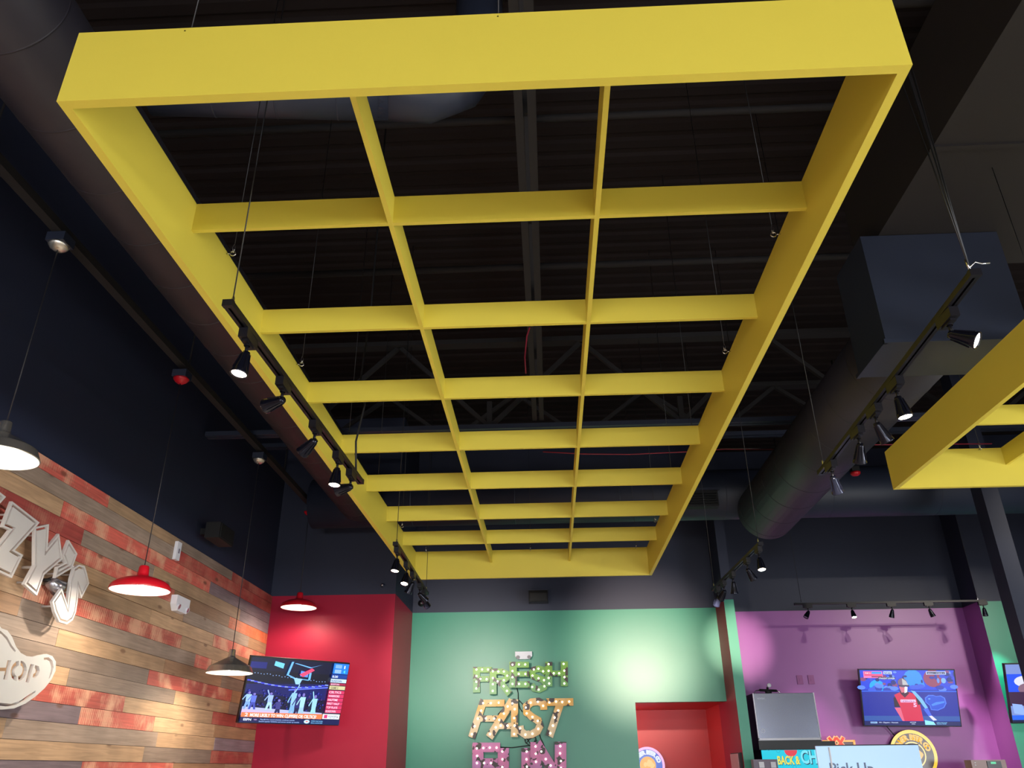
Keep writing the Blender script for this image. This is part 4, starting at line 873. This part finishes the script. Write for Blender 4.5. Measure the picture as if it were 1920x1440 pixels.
# ------------------------------------------------------------------ drinks station in the purple bay
zi0, zi1 = .285+EYE, .807+EYE
t = thing('drink_counter', 'dark counter along the purple bay, under the ice machine', 'counter', (3.9, 10.75, 0))
MB().box(2.36, 5.5, 10.42, 11.08, 0, .86).build('base_cabinet', M['matblack'], t); MB().box(2.345, 5.54, 10.36, 11.09, .86, .90).build('countertop', M['greybox'], t)
t = thing('drink_dispenser', 'drinks dispenser with a lit turquoise panel, under the ice machine', 'drinks dispenser', (2.92, 10.7, .9))
p0 = onY(1420, 1400, 10.36); p1 = onY(1545, 1396, 10.36)
MB().box(2.47, 3.34, 10.40, 11.0, .901, zi0-.10).build('body', M['matblack'], t); MB().box(2.44, 3.33, 10.36, 11.02, zi0-.10, zi0-.015).build('lid', M['black'], t)
fx0 = onY(1430, 1420, 10.38).x; fz1 = zi0-.105; fx1 = 3.32; Yf = 10.385
f = MB(); f.curc = lin((20, 200, 224)); f.box(fx0, fx1, Yf, 10.41, fz1-.55, fz1)
f.curc = lin((222, 60, 76)); cxx, czz = onY(1481, 1398, Yf).x, fz1
f.poly([(cxx+.075*math.cos(q), Yf-.001, czz-.002+.07*math.sin(q)) for q in [PI+PI*i/14 for i in range(15)]])
f.curc = lin((16, 160, 190))
for px_, py_ in ((1441, 1404), (1459, 1408), (1500, 1406), (1490, 1438), (1478, 1432)):
    q = onY(px_, py_, Yf); k = .022
    for i in range(12): a_, b_ = 2*PI*i/12, 2*PI*(i+1)/12; f.poly([(q.x+r*math.cos(s_), Yf-.001, q.z+r*math.sin(s_)) for r, s_ in ((k*.8, a_), (k, a_), (k, b_), (k*.8, b_))])
def tx(txt, px0, px1, pyb, cap, col, sh=None, bold=.03):
    q0 = onY(px0, pyb, Yf); q1 = onY(px1, pyb, Yf); size = cap/.7
    if sh: f.curc = lin(sh); add_text(f, txt, size, lambda x, y: (q0.x+x+.006, Yf-.002, q0.z+y-.006), bold=(bold+.02)*size, width=q1.x-q0.x)
    f.curc = lin(col); add_text(f, txt, size, lambda x, y: (q0.x+x, Yf-.003, q0.z+y), bold=bold*size, width=q1.x-q0.x)
tx('SIP', 1437, 1455, 1435, .062, (226, 220, 90)); tx('BACK &', 1459, 1501, 1433, .085, (236, 224, 80), (24, 130, 150)); tx('CHILL', 1503, 1562, 1431, .135, (120, 226, 246), (20, 60, 90)); f.curc = lin((210, 245, 255))
f.build('lit_panel', M['backlit'], t)
t = thing('ice_machine', 'shiny stainless ice machine on top of the drinks dispenser', 'ice machine', (2.83, 10.7, zi0-.014))
MB().box(2.452, 3.185, 10.40, 11.0, zi0-.014, zi1).build('cabinet', M['black'], t)
fr = MB(); fr.box(2.462, 3.183, 10.385, 10.40, zi0+.02, zi1-.004); fr.build('front_panel', M['stainless'], t)
fr = MB(); fr.box(2.450, 2.462, 10.38, 10.40, zi0+.01, zi1).box(3.177, 3.187, 10.38, 10.40, zi0+.01, zi1).box(2.45, 3.187, 10.38, 10.40, zi0, zi0+.022).build('edge_trim', M['white'], t)
g = MB(); g.curc = lin((190, 195, 210)); q = onY(1420, 1311, 10.385); add_text(g, 'HOSHIZAKI', .022, lambda x, y: (q.x+x, 10.384, q.z+y), bold=.0005, width=.095)
q = onY(1431, 1370, 10.385)
for i in range(14): a_, b_ = 2*PI*i/14, 2*PI*(i+1)/14; g.poly([(q.x+r*math.cos(s_), 10.384, q.z+r*1.1*math.sin(s_)) for r, s_ in ((.013, a_), (.021, a_), (.021, b_), (.013, b_))])
g.build('badge', M['print'], t)
q = onY(1442, 1285, 10.6); zt_ = zi1
t = thing('pressure_gauge', 'small round pressure gauge with pipe fittings on top of the ice machine', 'gauge', (q.x, 10.6, zt_))
MB().lathe([(0, -.012), (.024, -.012), (.026, 0), (.026, .015), (0, .015)], 20, (0, 1, 0), (q.x, 10.6, q.z)).build('dial', M['white'], t)
MB().tube([(q.x-.02, 10.62, zt_+.004), (q.x-.02, 10.62, q.z-.02)], .014, 10).tube([(q.x-.12, 10.62, zt_+.055), (q.x+.09, 10.62, zt_+.045)], .015, 10).tube([(q.x-.05, 10.62, zt_+.032), (q.x+.02, 10.62, zt_+.032)], .025, 10).build('valve_body', M['matblack'], t)
MB().tube([(q.x-.12, 10.62, zt_+.055), (q.x-.17, 10.62, zt_+.05), (q.x-.20, 10.60, zt_+.01), (q.x-.205, 10.60, zt_+.004)], .007, 8).tube([(q.x+.09, 10.62, zt_+.045), (q.x+.12, 10.62, zt_+.03), (q.x+.125, 10.62, zt_)], .007, 8).build('hose', M['zinc'], t)
q = onY(1412, 1424, 10.0); q2 = onY(1457, 1424, 10.0)
t = thing('control_box', 'grey box with two pale square buttons at the foot of the green strip', 'control box', ((q.x+q2.x)/2, 10.05, 1.2))
MB().box(q.x, q2.x, 10.0, 10.12, 1.2, q.z).build('housing', M['greybox'], t); MB().box((q.x+q2.x)/2-.02, (q.x+q2.x)/2+.02, 10.04, 10.08, 0, 1.2).box(q.x, q2.x, 9.95, 10.18, 0, .02).build('stand', M['matblack'], t)
for px_ in (1428, 1450):
    r_ = onY(px_, 1434, 10.0); MB().box(r_.x-.028, r_.x+.028, 9.992, 10.0, r_.z-.03, r_.z+.03).build('button', M['white'], t)
# oven with a green readout
q = onY(1820, 1425, 10.45); q2 = onY(1884, 1422, 10.45)
t = thing('warming_oven', 'taupe warming oven with a green digital readout, right end of the bay', 'oven', ((q.x+q2.x)/2, 10.7, .9))
MB().box(q.x, q2.x, 10.45, 10.62, .901, q.z).build('cabinet', M['taupe'], t)
r0 = onY(1850, 1427, 10.44); r1 = onY(1879, 1438, 10.44)
MB().box(r0.x, r1.x, 10.44, 10.45, r1.z-.03, r0.z).build('control_panel', M['black'], t)
f = MB(); f.curc = lin((30, 210, 140)); g0 = onY(1857, 1426.5, 10.43); add_text(f, '8888', .03, lambda x, y: (g0.x+.002+x, 10.438, g0.z-.032+y), bold=.0015, width=.06); f.build('readout', M['backlit'], t)
for px_, py_ in ((1829, 1430), (1830, 1435)): r_ = onY(px_, py_, 10.44); MB().lathe([(0, -.006), (.006, -.006), (.008, 0)], 10, (0, 1, 0), (r_.x, 10.45, r_.z)).build('knob', M['white'], t)
# framed notice on the left divider
q = onX(1373, 1414, 2.20); q2 = onX(1388, 1414, 2.20)
t = thing('framed_notice', 'pale framed notice on the red side of the divider, by the doorway', 'notice', (2.2, (q.y+q2.y)/2, q.z-.25))
ya, yb = min(q.y, q2.y), max(q.y, q2.y)
MB().box(2.18, 2.209, ya-.04, yb, q.z-.42, q.z+.01).build('frame', M['matblack'], t); MB().box(2.172, 2.18, ya+.03, yb-.0, q.z-.41, q.z).build('sheet', M['paper'], t)
# pick up board on its stand
q = onY(1529, 1399, 7.5); q2 = onY(1721, 1396, 7.5)
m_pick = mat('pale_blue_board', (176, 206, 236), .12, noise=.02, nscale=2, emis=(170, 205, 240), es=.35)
t = thing('pick_up_sign', 'pale blue pick up board in front of the drinks station', 'sign board', ((q.x+q2.x)/2, 7.5, 0))
MB().box(q.x, q2.x, 7.5, 7.52, 1.15, q.z).build('board', m_pick, t)
MB().box(q.x-.004, q2.x+.004, 7.495, 7.525, q.z, q.z+.008).build('top_edge', M['black'], t)
MB().tube([(q.x+.11, 7.497, 1.16), (q.x+.11, 7.497, q.z-.01)], .008, 8).build('highlight_rib', M['white'], t)  # white tube standing in for the upright highlight on the glossy board
b0 = onY(1558, 1452, 7.5); b1 = onY(1640, 1447, 7.5)
g = MB(); g.curc = lin((92, 110, 138)); add_text(g, 'Pick Up', .125, lambda x, y: (b0.x+x, 7.498, b0.z+y), bold=.002, width=b1.x-b0.x); g.build('lettering', M['print'], t)
f = MB()
for x in (q.x+.05, q2.x-.05): f.box(x-.015, x+.015, 7.52, 7.55, .02, q.z-.1).box(x-.03, x+.03, 7.35, 7.7, 0, .02)
f.build('stand', M['matblack'], t)
# hallway ceiling lamp
t = thing('hall_ceiling_light', 'round flush ceiling light inside the red hallway', 'ceiling light', (.6, 11.6, ZO-.03))
MB().lathe([(0, -.03), (.10, -.03), (.13, 0), (.13, .03), (0, .03)], 24, org=(.6, 11.6, ZO-.031)).build('diffuser', M['bulbon'], t)
l = bpy.data.lights.new('hall_light', 'POINT'); l.energy = 22; l.color = (1, .88, .76); l.shadow_soft_size = .1
o = bpy.data.objects.new('hall_light', l); COL.objects.link(o); o.location = (.6, 11.6, ZO-.2)
bpy.context.view_layer.update()
